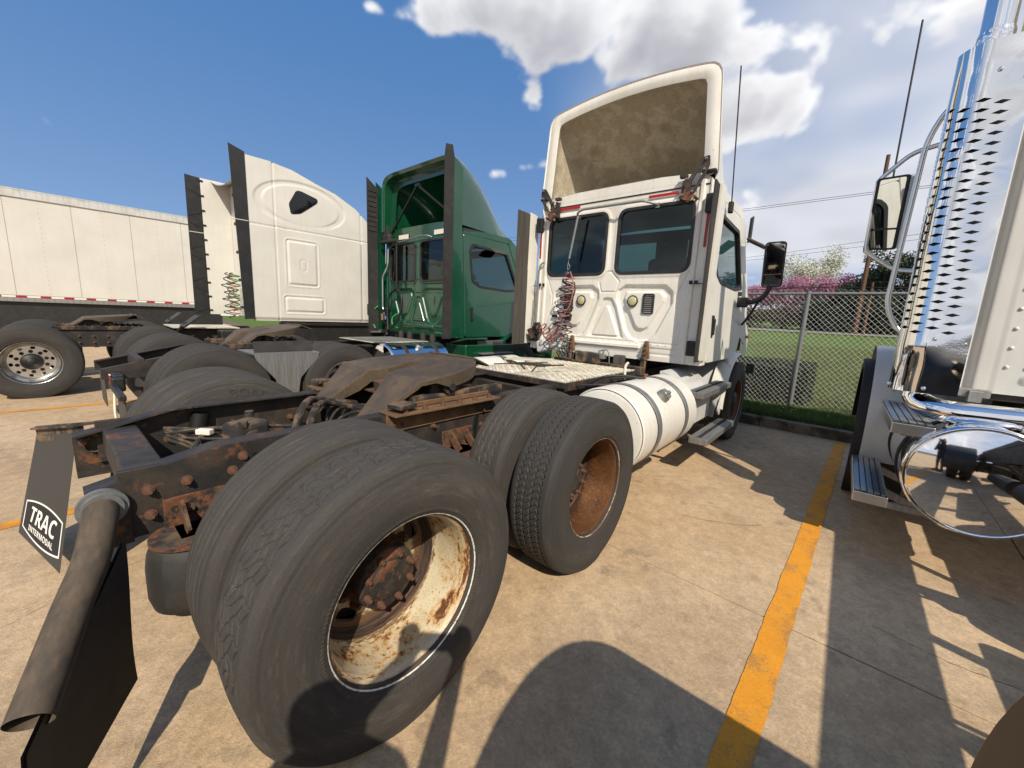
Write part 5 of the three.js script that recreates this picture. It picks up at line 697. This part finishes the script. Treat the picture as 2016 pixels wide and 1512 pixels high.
// ---------------------------------------------------------------- white tractor with chrome stack on the right
{
  const t = thing('day_cab_tractor', 'white truck tractor with chrome exhaust stack, chrome fuel tank and grip steps', 'truck', [1.565, 0, -.23], 2.4 * D2R), W = mats.whiteRight, ZC = -3.67, C = mats.chrome;
  chassis(t, { front: -6.2, rear: 2.2, axles: [1.2, -.12], top: 1.10, bot: .83, tyre: () => TY.ribLow, kind: 'outer', rm: mats.whiteGrey, fifth: 0, tilt: .15 });
  wheel(t, [-1.20, AXLE_Y, -4.86], { side: -1, tyre: TY.rib, kind: 'steer', low: 1, rm: mats.whiteGrey, tm: mats.tyreDark }); wheel(t, [1.20, AXLE_Y, -4.86], { side: 1, tyre: TY.ribLow, kind: 'steer', low: 1, rm: mats.whiteGrey, tm: mats.tyreDark });
  // rear wall: pressed steel with vertical corner posts and dome rivets
  const h = (x, y) => { const a = Math.abs(x); let v = 0; v += .03 * (sm(.90, .885, a) - 0) * 0; v -= .035 * (1 - sm(.0, .025, Math.abs(a - .955) - .012)) ; v -= .018 * (1 - sm(.004, .02, Math.abs(a - 1.03) - .006)); v += .004 * sm(.845, .84, a); const s = sdRR(a, y, .40, 1.85, .335, .50, .12); v -= .028 * sm(0, .03, -s) - .028 * sm(.05, .09, -s); const q = sdRR(a, y, .38, 1.20, .36, .035, .03); v += .012 * sm(0, .015, -q); return v; };
  const wall = part(t, 'rear_wall', W, grid(200, 160, (u, v) => { const y = mix(1.10, 2.95, v), x = (u * 2 - 1) * 1.10; return [x, y, ZC + h(x, y)]; }));
  const dome = flatUV(new THREE.SphereGeometry(.012, 10, 5, 0, TAU, 0, Math.PI / 2).rotateX(Math.PI / 2)); for (let k = 0; k < 14; k++) for (const s of [-1, 1]) put(wall, 'rivet', dome, W, [s * .80, 1.27 + k * .118, ZC + .003]); for (let k = 0; k < 7; k++) put(wall, 'rivet', dome, W, [-.72 + k * .24, 1.27, ZC + .003]);
  part(t, 'corner_tab', W, box(.05, .17, .02, -1.0, 1.40, ZC + .02, { r: .008 }));
  for (const s of [-1, 1]) part(t, 'side_wall', W, box(.04, 1.85, 1.9, s * 1.10, 2.02, ZC - .95, { r: .015, seg: 2 })); part(t, 'roof', W, box(2.24, .05, 1.9, 0, 2.96, ZC - .95, { r: .02, seg: 2 }));
  part(t, 'front_wall', mats.interior, box(2.15, .9, .05, 0, 1.55, ZC - 1.9)); part(t, 'windscreen', mats.glassDark, box(2.1, .95, .02, 0, 2.45, ZC - 1.9)); part(t, 'cab_floor', mats.deep, box(2.1, .05, 1.85, 0, 1.08, ZC - .95));
  part(t, 'hood', W, grid(20, 12, (u, v) => { const th = (u * 2 - 1) * Math.PI / 2; return [1.05 * Math.sign(Math.sin(th)) * Math.pow(Math.abs(Math.sin(th)), .5), 1.0 + mix(.85, .5, v) * Math.pow(Math.max(0, Math.cos(th)), .4), ZC - 1.9 - v * 1.1]; }));
  part(t, 'roof_fairing', W, grid(40, 18, (u, v) => { const th = (u * 2 - 1) * Math.PI / 2; return [mix(1.05, .85, v) * Math.sign(Math.sin(th)) * Math.pow(Math.abs(Math.sin(th)), .4), 2.97 + mix(.95, .05, Math.pow(v, 1.6)) * Math.pow(Math.max(0, Math.cos(th)), .35), ZC - .15 - v * 1.55]; }));
  part(t, 'underbody', mats.deep, box(1.2, .5, 2.2, 0, .80, ZC - 1.1), box(.5, .35, .8, .1, .75, ZC + .4));
  // exhaust stack: pipe and perforated heat shield
  const sx = -1.19, sz = -3.43, r = .135;
  part(t, 'exhaust_pipe', C, latheY([[.066, 1.05], [.066, 3.05], [.075, 3.06], [.075, 3.10], [.068, 3.12], [.068, 3.75], [.060, 3.75], [.060, 3.2]], 40).translate(sx, 0, sz), latheY([[.078, 3.02], [.080, 3.0], [.070, 2.98]], 32).translate(sx, 0, sz));
  part(t, 'muffler', mats.steelDark, latheY([[.066, 1.12], [.118, 1.18], [.118, 2.88], [.066, 2.96]], 40).translate(sx, 0, sz));
  // shield follows a half round and then a flat wing towards the cab centre
  const TH0 = -Math.PI / 2 - .42, L0 = r * -TH0, LW = .16, along = (s) => { const d = s * (L0 + LW), th = TH0 + Math.min(d, L0) / r, e = Math.max(0, d - L0); return [sx + Math.sin(th) * r + e, sz + Math.cos(th) * r, Math.sin(th), Math.cos(th)]; };
  const yb = 1.09, yt = 3.02; const pos = [], nor = []; const V = (s, y) => { const [x, z, nx, nz] = along(s); return [x, y, z, nx, nz]; };
  const triAdd = (...v) => { for (const q of v) { pos.push(q[0], q[1], q[2]); nor.push(q[3], 0, q[4]); } };
  const quad = (s0, s1, ya, y2, n = 6, m = 1) => { for (let i = 0; i < n; i++) for (let j = 0; j < m; j++) { const a = mix(s0, s1, i / n), b = mix(s0, s1, (i + 1) / n), c = mix(ya, y2, j / m), d = mix(ya, y2, (j + 1) / m); triAdd(V(a, c), V(b, c), V(b, d), V(a, c), V(b, d), V(a, d)); } };
  const rows = 25, pr = .0515, py0 = 1.46, py1 = py0 + rows * pr, cols = 5, cs0 = .03, cs1 = .86, cw = (cs1 - cs0) / cols;
  quad(0, 1, yb, py0 - pr / 2, 30, 3); quad(0, 1, py1 + pr / 2, yt, 30, 3); quad(0, cs0, py0 - pr / 2, py1 + pr / 2, 2, 4); quad(cs1, 1, py0 - pr / 2, py1 + pr / 2, 10, 4);
  for (let c = 0; c < cols; c++) { const a = cs0 + c * cw, b = a + cw, m = (a + b) / 2, off = c % 2 ? 0 : -.5 * pr; // columns of diamond holes, every other one half a row lower
    if (c % 2) { quad(a, b, py0 - pr / 2, py0, 4); quad(a, b, py1, py1 + pr / 2, 4); } else quad(a, b, py1 - pr / 2 + 0, py1 + pr / 2, 4);
    for (let k = 0; k < rows; k++) { const y0 = py0 + k * pr + off, y1 = y0 + pr, yc = (y0 + y1) / 2, hw = cw * .46, hh = pr * .21; const L = V(m - hw, yc), R_ = V(m + hw, yc), T = V(m, yc + hh), B = V(m, yc - hh), A0 = V(a, y0), A1 = V(a, y1), B0 = V(b, y0), B1 = V(b, y1), M0 = V(m, y0), M1 = V(m, y1), AL = V(a, yc), BR = V(b, yc);
      triAdd(A0, M0, B, A0, B, L, A0, L, AL, AL, L, A1, A1, L, T, A1, T, M1, M0, B0, B, B0, R_, B, B0, BR, R_, BR, B1, R_, B1, T, R_, B1, M1, T); } }
  const sg = new THREE.BufferGeometry(); sg.setAttribute('position', new THREE.BufferAttribute(new Float32Array(pos), 3)); sg.setAttribute('normal', new THREE.BufferAttribute(new Float32Array(nor), 3));
  const inner = sg.clone(); { const p = inner.attributes.position, q = inner.attributes.normal; for (let i = 0; i < p.count; i++) p.setXYZ(i, p.getX(i) - q.getX(i) * .005, p.getY(i), p.getZ(i) - q.getZ(i) * .005); }
  const shield = part(t, 'heat_shield', mats.chromeWavy, sg, inner);
  for (const [s, y] of [[.70, 2.86], [.93, 2.80], [.66, 1.42], [.95, 1.40], [.66, 1.12], [.2, 1.12]]) { const [x, z, nx, nz] = along(s); put(shield, 'rivet', dome, C, [x + nx * .001, y, z + nz * .001], [0, Math.atan2(nx, nz), 0]); }
  part(t, 'exhaust_elbow', C, tube([[sx, 1.16, sz], [sx, 1.03, sz], [sx + .10, .99, sz + .10], [sx + .45, 1.0, sz + .12], [sx + .9, 1.0, sz + .12]], .066, { line: true, bend: .10, n: 70, s: 28 }));
  part(t, 'pipe_clamp', mats.aluDull, box(.25, .05, .04, -.98, 1.10, ZC + .10), box(.06, .07, .05, -.92, 1.08, ZC + .12), latheX([[.068, -.02], [.074, -.02], [.074, .02], [.068, .02]], 28).translate(-.75, 1.0, sz + .12));
  // chrome tank and steps
  const tank = tankOf(t, -1, -3.14, -4.25, C, .3175, .895, .641);
  part(tank, 'tank_end_ring', C, latheZ([[.29, -3.16], [.3, -3.135], [.318, -3.14], [.321, -3.17]], 72).translate(-.895, .641, 0));
  for (const [x0, x1, y, z0, z1] of [[-1.40, -1.235, .42, -3.17, -4.20], [-1.285, -1.10, .90, -3.20, -4.28]]) {
    const st = part(t, 'step', mats.aluminium, box(.006, .065, z0 - z1, x0, y - .032, (z0 + z1) / 2), box(x1 - x0, .065, .006, (x0 + x1) / 2, y - .032, z0), box(.006, .065, z0 - z1, x1, y - .032, (z0 + z1) / 2));
    const tooth = []; const nx = 5, nz = 34; for (let i = 0; i < nx; i++) for (let k = 0; k < nz; k++) tooth.push(new THREE.BoxGeometry((x1 - x0) / nx * .8, .012, .010).rotateX(.3).translate(x0 + (i + .5) * (x1 - x0) / nx, y + .004, z0 - .03 - (k + (i % 2) * .5) * (z0 - z1 - .06) / nz)); part(st, 'grip_teeth', mats.aluminium, tooth); part(st, 'step_pan', mats.black, box(x1 - x0 - .01, .008, z0 - z1 - .01, (x0 + x1) / 2, y - .012, (z0 + z1) / 2));
    part(t, 'step_bracket', mats.aluDull, bar([x1 - .02, y - .03, z0 - .25], [x1 + .25, y - .12, z0 - .25], .03, .05), bar([x1 - .02, y - .03, z1 + .2], [x1 + .25, y - .12, z1 + .2], .03, .05), bar([x0 + .05, y - .06, z0 - .05], [x1 + .2, y - .06, z0 - .08], .03, .04));
  }
  // splash panel and wing behind the steer wheel
  part(t, 'splash_panel', mats.whiteGrey, grid(8, 10, (u, v) => [mix(-1.24, -.7, u), mix(.28, 1.32, v), mix(-4.24, -4.30, v)]), box(.02, 1.0, .14, -1.235, .80, -4.31));
  part(t, 'wing_flare', mats.rubber, grid(24, 6, (u, v) => { const a = mix(-.35, 1.1, u) * Math.PI / 1.1, rr = .66; return [mix(-1.42, -1.05, v), AXLE_Y + .05 + Math.sin(a) * rr, -4.86 + Math.cos(a) * rr]; }), grid(24, 2, (u, v) => { const a = mix(-.35, 1.1, u) * Math.PI / 1.1, rr = mix(.66, .58, v); return [-1.42, AXLE_Y + .05 + Math.sin(a) * rr, -4.86 + Math.cos(a) * rr]; }));
  part(t, 'front_wing', W, grid(20, 6, (u, v) => { const a = mix(-.1, 1.05, u) * Math.PI / 1.05, rr = .72; return [mix(-1.36, -1.05, v), AXLE_Y + .12 + Math.sin(a) * rr, -4.86 + Math.cos(a) * rr]; }));
  part(t, 'air_tank', mats.plastic, cylZ(.125, .9, -.34, .45, -1.75, 24), cylZ(.125, .7, -.34, .45, -2.75, 24)); part(t, 'frame_strut', mats.frameClean, bar([-.40, .82, -1.9], [.0, .40, -2.0], .05), bar([-.40, .82, -2.75], [.0, .45, -2.6], .05), rod([-.42, .8, -2.3], [.3, .6, -2.5], .012), rod([-.42, .75, -1.4], [.3, .6, -1.5], .012));
  for (const s of [-1, 1]) { const F = (r2) => grid(40, 4, (u, v) => { const a = mix(-.08, 1.0, u) * Math.PI; return [s * mix(1.31, .62, v), .58 + Math.sin(a) * r2, -.12 - Math.cos(a) * r2]; }); part(t, 'wheel_fender', mats.plastic, F(.672), F(.66), grid(40, 1, (u, v) => { const a = mix(-.08, 1.0, u) * Math.PI, r2 = .672 - v * .10; return [s * 1.31, .58 + Math.sin(a) * r2, -.12 - Math.cos(a) * r2]; })); part(t, 'frame_top_channel', mats.frameClean, box(.07, .085, 2.6, s * .40, 1.145, -1.4)); }
  // grab bar, mirror, aerial
  part(t, 'grab_bar', mats.aluminium, tube([[-1.13, 2.90, -3.62], [-1.29, 2.89, -3.70], [-1.365, 2.70, -3.72], [-1.40, 1.62, -3.72], [-1.30, 1.43, -3.70], [-1.12, 1.42, -3.66]], .016, { line: true, bend: .10, n: 90, s: 14 }));
  part(t, 'mirror_arm', mats.aluminium, tube([[-1.10, 3.05, -4.9], [-1.37, 3.03, -5.0], [-1.56, 2.84, -5.0], [-1.56, 2.80, -5.0]], .02, { line: true, bend: .08, n: 50, s: 12 }), tube([[-1.10, 1.98, -4.9], [-1.34, 2.02, -5.0], [-1.56, 2.19, -5.0], [-1.57, 2.24, -5.0]], .02, { line: true, bend: .06, n: 50, s: 12 }), rod([-1.57, 2.2, -5.03], [-1.57, 2.84, -5.03], .016));
  const mg = group(t, 'door_mirror', [-1.46, 2.52, -4.98]); mg.rotation.set(.214, -.56, 0); part(mg, 'mirror_housing', C, box(.24, .62, .12, 0, 0, -.05, { r: .03, seg: 3 })); part(mg, 'mirror_rim', mats.black, extXY(rrect(0, 0, .245, .625, .03), 0, .025, { holes: [rrect(0, 0, .212, .592, .02, true)] }), box(.22, .016, .01, 0, -.13, .018)); part(mg, 'mirror_glass', mats.mirror, extXY(rrect(0, .09, .216, .42, .015), .012, .016), extXY(rrect(0, -.22, .216, .16, .015), .012, .016));
  part(t, 'antenna', mats.black, rod([-1.46, 2.85, -5.5], [-1.47, 4.36, -5.5], .008, 8));
  part(t, 'cable_clip', mats.black, new THREE.TorusGeometry(.05, .008, 8, 20).translate(-1.22, 1.95, ZC + .12));
}
// ---------------------------------------------------------------- chain link fence
{
  const FZ = -7.69, f = thing('chain_link_fence', 'galvanised chain link fence with round posts and top rail behind the kerb', 'fence', [0, 0, FZ]);
  for (let k = -4; k <= 3; k++) { const x = -.878 + k * 3.05; part(f, 'post', mats.zinc, cylY(.03, 2.02, x, 1.01, 0, 14), cylY(.034, .03, x, 2.0, 0, 14)); }
  part(f, 'top_rail', mats.zinc, cylX(.021, 24.4, -2.4, 1.985, .0, 12));
  const wire = []; const H = 1.94, y0 = .07, p = .074, x0 = -13, x1 = 8.2; const q = (a, b, z) => { wire.push(rod([a[0], a[1], z], [b[0], b[1], -z], .0018, 4)); };
  for (let x = x0 - H; x < x1; x += p) { const c = (a, ya, b, yb_) => { // clip to the fence ends
      let [ax, ay, bx, by] = [a, ya, b, yb_]; if (bx < x0 || ax > x1) return; if (ax < x0) { ay += (x0 - ax); ax = x0; } if (bx > x1) { by -= (bx - x1); bx = x1; } q([ax, ay], [bx, by], .004); };
    c(x, y0, x + H, y0 + H); }
  for (let x = x0; x < x1 + H; x += p) { let [ax, ay, bx, by] = [x, y0, x - H, y0 + H]; if (ax > x1) { ay += ax - x1; ax = x1; } if (bx < x0) { by -= x0 - bx; bx = x0; } if (ax <= x0 || by <= ay) continue; q([ax, ay], [bx, by], -.004); }
  part(f, 'wire_mesh', M({ c: 0xc9cac6, r: .45, m: .35 }), wire).userData.kind = 'stuff';
  const ties = []; for (let x = x0; x < x1; x += p) ties.push(rod([x, 2.01, 0], [x + p / 2, 2.045, .006], .002, 4), rod([x + p / 2, 2.045, .006], [x + p, 2.01, 0], .002, 4)); part(f, 'wire_top', mats.zinc, ties).userData.kind = 'stuff';
}
// ---------------------------------------------------------------- vegetation
function leaves(R, n, at, size, flatness = 1) { // many small leaf-sized faces
  const p = new Float32Array(n * 18), v = new THREE.Vector3(), a = new THREE.Vector3(), b = new THREE.Vector3();
  for (let i = 0; i < n; i++) { const c = at(R); const s = size * (.5 + R()); a.set(R() - .5, (R() - .5) * flatness, R() - .5).normalize(); b.set(R() - .5, R() - .5, R() - .5).cross(a).normalize(); const P = [[-1, 0], [0, -.45], [1, 0], [-1, 0], [1, 0], [0, .45]]; P.forEach(([u, w], k) => { v.set(c[0], c[1], c[2]).addScaledVector(a, u * s).addScaledVector(b, w * s); p.set([v.x, v.y, v.z], i * 18 + k * 3); }); }
  const g = new THREE.BufferGeometry(); g.setAttribute('position', new THREE.BufferAttribute(p, 3)); g.computeVertexNormals(); return g;
}
const leafMat = (rgb, t = .3) => { const m = M({ r: .8, phys: { transmission: t, thickness: 0 } }); m.color.setRGB(...rgb); return m; };
const LM = { hedge: leafMat([.035, .05, .022], .1), hedge2: leafMat([.07, .085, .03], .2), pink: leafMat([.55, .25, .36]), pink2: leafMat([.42, .18, .28]), brown: leafMat([.12, .085, .06], .1), blossom: leafMat([.72, .72, .60]), spring: leafMat([.22, .22, .08]), ever: leafMat([.025, .04, .022], .05), ever2: leafMat([.05, .065, .03], .1) };
function blob(R, c, r, shell = .55) { const k = Math.pow(R(), shell), u = R() * 2 - 1, a = R() * TAU, q = Math.sqrt(1 - u * u); return [c[0] + r[0] * k * q * Math.cos(a), c[1] + r[1] * k * u, c[2] + r[2] * k * q * Math.sin(a)]; }
{ // clipped hedge just behind the fence
  const h = thing('hedge', 'low clipped dark green hedge standing against the chain link fence', 'hedge', [0, 0, 0]), R = rng(31);
  const at = (R) => { const x = -5.2 + R() * 4.45, z = -8.0 - R() * 1.15, y = .12 + R() * .72; const e = R(); return e < .4 ? [x, .80 + .06 * fbm(x * 3, 1, z * 3, 2) + R() * .03, z] : e < .75 ? [x, y, -8.0 + (R() - .5) * .07] : [-.78 + (R() - .5) * .10, y, z]; };
  part(h, 'foliage', LM.hedge, leaves(R, 26000, at, .022)); part(h, 'young_leaves', LM.hedge2, leaves(R, 5000, at, .02)); part(h, 'core', LM.hedge, box(4.3, .66, 1.0, -3.0, .45, -8.58, { r: .05 }));
  part(h, 'stem', mats.bark, Array.from({ length: 20 }, (_, k) => rod([-5 + k * .21, .05, -8.5 + (k % 3) * .2], [-5 + k * .21 + .05, .6, -8.5], .012, 5)));
}
function tree(name, label, u, v0, z, o) { // base at pixel column u, standing on the lawn at depth z
  const b = atZ(u, v0, z); const y = lawnY(b.x, z), t = thing(name, label, o.cat ?? 'tree', [b.x, y, z], 0, o.group), R = rng(o.seed);
  const br = [rodTaper([0, -.1, 0], [0, o.trunk, 0], o.tr, o.tr * .7)]; const lim = o.limbs ?? 7; const tips = [];
  for (let k = 0; k < lim; k++) { const a = k / lim * TAU + R(), h0 = o.trunk * (.35 + .6 * R()), e = [Math.cos(a) * o.r[0] * (.4 + .4 * R()), o.cy + (R() - .3) * o.r[1], Math.sin(a) * o.r[2] * (.4 + .4 * R())]; br.push(rodTaper([0, h0, 0], e, o.tr * .5, o.tr * .12)); tips.push(e); for (let j = 0; j < 4; j++) { const q = [e[0] + (R() - .5) * o.r[0] * .7, e[1] + (R() - .2) * o.r[1] * .6, e[2] + (R() - .5) * o.r[2] * .7]; br.push(rodTaper(e, q, o.tr * .14, .01)); tips.push(q); } }
  for (let k = 0; k < (o.low ?? 0); k++) { const a = R() * TAU, q = .35 + .6 * R(), e = [Math.cos(a) * o.r[0] * q, .3 + R() * o.cy * .9, Math.sin(a) * o.r[2] * q]; br.push(rodTaper([0, e[1] * .8 + .2, 0], e, o.tr * .3, .015)); tips.push(e); }
  part(t, 'trunk', mats.bark, br);
  o.crowns.forEach(([m, n, s, k], i) => part(t, i ? 'blossom' : 'crown', m, leaves(R, n, (R) => { const c = tips[Math.floor(R() * tips.length)]; const p = blob(R, [c[0], c[1], c[2]], o.r.map((q) => q * k), .5); return [p[0], Math.max(p[1], o.floor ?? .1), p[2]]; }, s)));
  return t;
}
function rodTaper(a, b, r0, r1) { const A = new THREE.Vector3(...a), B = new THREE.Vector3(...b); return new THREE.CylinderGeometry(r1, r0, A.distanceTo(B), 7).applyQuaternion(new THREE.Quaternion().setFromUnitVectors(new THREE.Vector3(0, 1, 0), B.clone().sub(A).normalize())).translate((A.x + B.x) / 2, (A.y + B.y) / 2, (A.z + B.z) / 2); }
{
  const P = 'flowering trees along the far road';
  for (const [u, w, seed, lab] of [[1475, 2.4, 51, 'round pink blossoming redbud tree seen just past the white cab hood'], [1540, 2.7, 52, 'pink redbud tree in full blossom left of the white flowering tree'], [1625, 1.7, 53, 'pink redbud tree with thinner blossom beside the dark evergreens']])
    tree('redbud_tree', lab, u, 640, -49, { seed, trunk: 1.5, tr: .12, cy: 3.0, r: [w, 1.6, 2.0], limbs: 9, crowns: [[LM.pink2, 5200, .09, .42], [LM.pink, 5200, .085, .45]], floor: 1.0 });
  tree('white_blossom_tree', 'taller white blossoming tree standing up behind the pink redbuds', 1585, 640, -53, { seed: 55, trunk: 3.4, tr: .16, cy: 5.4, r: [2.6, 2.3, 2.2], limbs: 11, crowns: [[LM.spring, 2200, .09, .35], [LM.blossom, 4600, .10, .38]], floor: 2 });
  for (const [u, w, h, seed, lab] of [[1655, 2.6, 3.0, 61, 'low dark spreading evergreen beside the utility poles'], [1705, 3.0, 4.2, 62, 'dark broad evergreen standing behind the utility poles'], [1765, 3.2, 5.6, 63, 'tall dark evergreen behind the chrome mirror bracket'], [1830, 3.2, 5.2, 64, 'dark evergreen half hidden by the chrome exhaust shield'], [1900, 3.2, 5.4, 65, 'dark evergreen showing behind the right hand cab']])
    tree('evergreen_tree', lab, u, 650, -47.5, { seed, trunk: h * .8, tr: .16, cy: h * .55, r: [w, h * .55, w], limbs: 9, low: 46, crowns: [[LM.ever, 14000, .13, .30], [LM.ever2, 3600, .12, .33]], floor: .05 });
  for (const [u, w, seed, lab] of [[1465, 2.5, 81, 'brown leafless shrub under the pink blossom by the cab mirror'], [1520, 2.6, 82, 'wide brown leafless shrub below the middle redbud'], [1575, 2.2, 83, 'brown bare shrub at the foot of the white blossoming tree'], [1625, 2.0, 84, 'small brown bare shrub next to the low evergreen']])
    tree('bare_shrub', lab, u, 645, -48, { seed, cat: 'shrub', trunk: .9, tr: .05, cy: 1.1, r: [w, .9, 1.2], limbs: 14, low: 16, crowns: [[LM.brown, 7000, .08, .42], [LM.ever2, 2400, .08, .4]], floor: .03 });
  // weeds at the foot of the fence
  const R = rng(77); const fl = []; for (let k = 0; k < 14; k++) { const x = -1.7 + R() * 1.9, z = KERB_Z - .25 - R() * .6; fl.push(new THREE.SphereGeometry(.014, 6, 4).scale(1, .5, 1).translate(x, lawnY(x, z) + .09 + R() * .03, z)); }
  const d = part(scene, 'dandelion_flowers', M({ c: 0xd8b40c, r: .8 }), fl); d.userData = { kind: 'stuff', label: 'tiny yellow dandelion heads in the grass verge', category: 'flowers' };
}
// ---------------------------------------------------------------- utility poles and wires
{
  const pole = (u, vb, vt, z, r, label) => { const b = atZ(u, vb, z), y = lawnY(b.x, z); const top = atZ(u + (vb - vt) * .19, vt, z).y; const t = thing('utility_pole', label, 'pole', [b.x, y, z]); part(t, 'shaft', mats.bark, rodTaper([0, -.2, 0], [0, top - y, 0], r, r * .75)); return [t, b.x, top, y]; };
  const [t1, x1, top1, yb1] = pole(1682, 655, 305, -43, .17, 'tall leaning brown wooden utility pole rising beside the chrome mirror'); part(t1, 'pole_plate', mats.zinc, box(.06, .2, .06, 0, top1 - yb1 - 4, .17));
  pole(1700, 652, 555, -43.5, .11, 'short brown wooden pole standing next to the tall utility pole');
  const line = (name, label, pts, z, r) => single(name, label, 'wire', mats.black, tube(pts.map(([u, v]) => { const p = atZ(u, v, z); return [p.x, p.y, p.z]; }), r, { n: 60, s: 5 }));
  line('power_line', 'upper overhead power line passing behind the white cab roof', [[880, 483], [1240, 440], [1470, 411], [1720, 378], [2010, 345]], -43, .018);
  line('power_line', 'power line just under the uppermost one, tied to it by a spacer', [[880, 489], [1240, 446], [1470, 415], [1720, 382], [2010, 349]], -43.2, .018);
  line('power_line', 'thin middle power line crossing the sky behind the mirror', [[900, 560], [1470, 507], [1740, 470], [2010, 436]], -46, .014);
  line('power_line', 'thin middle power line running just below its twin behind the mirror', [[900, 566], [1470, 513], [1740, 480], [2010, 446]], -46.2, .014);
  line('telephone_cable', 'lowest dark cable sagging just above the fence top', [[1200, 566], [1470, 571], [1600, 566], [1720, 566], [2010, 570]], -43, .03);
  line('telephone_cable', 'thin low cable between the poles above the evergreens', [[1200, 572], [1500, 570], [1690, 556], [2010, 566]], -43.2, .02);
}
// ---------------------------------------------------------------- the person taking the photograph, whose shadow falls on the wheel
{
  const b = new THREE.Vector3(.05, 0, .42), rt = r0.clone(), bk = new THREE.Vector3(Math.sin(yaw), 0, Math.cos(yaw)), at = (s, y, k = 0) => [b.x + rt.x * s + bk.x * k, y, b.z + rt.z * s + bk.z * k], ph = (s, y, k) => [rt.x * s + bk.x * k, y, rt.z * s + bk.z * k];
  const bones = [];
  const bone = (p, q, r1, r2) => bones.push([p, q, r1, r2]);
  bone(at(0, .88), at(0, 1.05), .15, .14); bone(at(0, 1.05), at(0, 1.22), .15, .145); bone(at(-.14, 1.22), at(.14, 1.22), .075, .075); bone(at(0, 1.24), at(0, 1.36), .058, .052); bone(at(0, 1.41, -.02), at(0, 1.47, -.01), .088, .086);
  for (const s of [-1, 1]) { bone(at(s * .16, 1.22), at(s * .23, 1.02, -.10), .055, .047); bone(at(s * .23, 1.02, -.10), ph(s * .10, CAM_Y - .06, .05), .045, .032); bone(at(s * .09, .86), at(s * .11, .46), .086, .06); bone(at(s * .11, .46), at(s * .12, .09, .03), .056, .041); bone(at(s * .12, .06, .04), at(s * .13, .045, -.14), .045, .035); }
  const field = (bn, P) => { let d = 1; for (const [p, q, r1, r2] of bn) { const ax = q[0] - p[0], ay = q[1] - p[1], az = q[2] - p[2], wx = P[0] - p[0], wy = P[1] - p[1], wz = P[2] - p[2], t = clamp((wx * ax + wy * ay + wz * az) / (ax * ax + ay * ay + az * az), 0, 1); const e = Math.hypot(wx - ax * t, wy - ay * t, wz - az * t) - mix(r1, r2, t); const k = .035, h = clamp(.5 + .5 * (d - e) / k, 0, 1); d = mix(d, e, h) - k * h * (1 - h); } return d; };
  const mesh3 = (bn, c, half, n) => { const mc = new MarchingCubes(n, new THREE.MeshBasicMaterial(), false, false, 120000); mc.isolation = 0; const hs = n / 2; for (let k = 0; k < n; k++) for (let j = 0; j < n; j++) for (let i = 0; i < n; i++) mc.field[i + j * n + k * n * n] = -field(bn, [c[0] + (i - hs) / hs * half, c[1] + (j - hs) / hs * half, c[2] + (k - hs) / hs * half]); mc.update(); const m = mc.count, g = new THREE.BufferGeometry(); g.setAttribute('position', new THREE.BufferAttribute(mc.positionArray.slice(0, m * 3), 3)); g.setAttribute('normal', new THREE.BufferAttribute(mc.normalArray.slice(0, m * 3), 3)); return warpNormal(g.scale(half, half, half).translate(...c)); };
  const warpNormal = (g) => { g.deleteAttribute('normal'); g.computeVertexNormals(); return g; };
  const p = thing('person', 'person in dark clothes standing and holding up a phone with both hands', 'person', [0, 0, 0]);
  const hands = []; for (const s of [-1, 1]) { const hb = []; const H = (a, y, k) => ph(s * a, CAM_Y + y, k); hb.push([H(.10, -.06, .05), H(.098, -.02, .045), .03, .028], [H(.098, -.02, .045), H(.095, .02, .045), .026, .022]); [[.035, .0], [.02, .004], [.003, .006], [-.014, .002]].forEach(([y, e], i) => hb.push([H(.098, y - .01, .05), H(.110, y, .03), .0095, .009], [H(.110, y, .03), H(.092 - e, y + .004, .016), .009, .008])); hb.push([H(.092, -.03, .05), H(.072, -.012, .052), .011, .0095], [H(.072, -.012, .052), H(.058, .0, .046), .0095, .009]); const c = H(.095, -.01, .04); hands.push(mesh3(hb, c, .12, 56)); }
  part(p, 'body', M({ c: 0x2a2c33, r: .9 }), mesh3(bones, [b.x, .84, b.z], .90, 96)); part(p, 'hand', M({ c: 0xb98a6c, r: .6 }), hands);
  const phone = thing('phone', 'slim dark phone held level in both hands', 'phone', [bk.x * .025, CAM_Y - .012, bk.z * .025], Math.atan2(bk.x, bk.z)); part(phone, 'case', mats.black, box(.16, .077, .010, 0, 0, 0, { r: .004, seg: 2 }));
}
renderer.render(scene, camera);
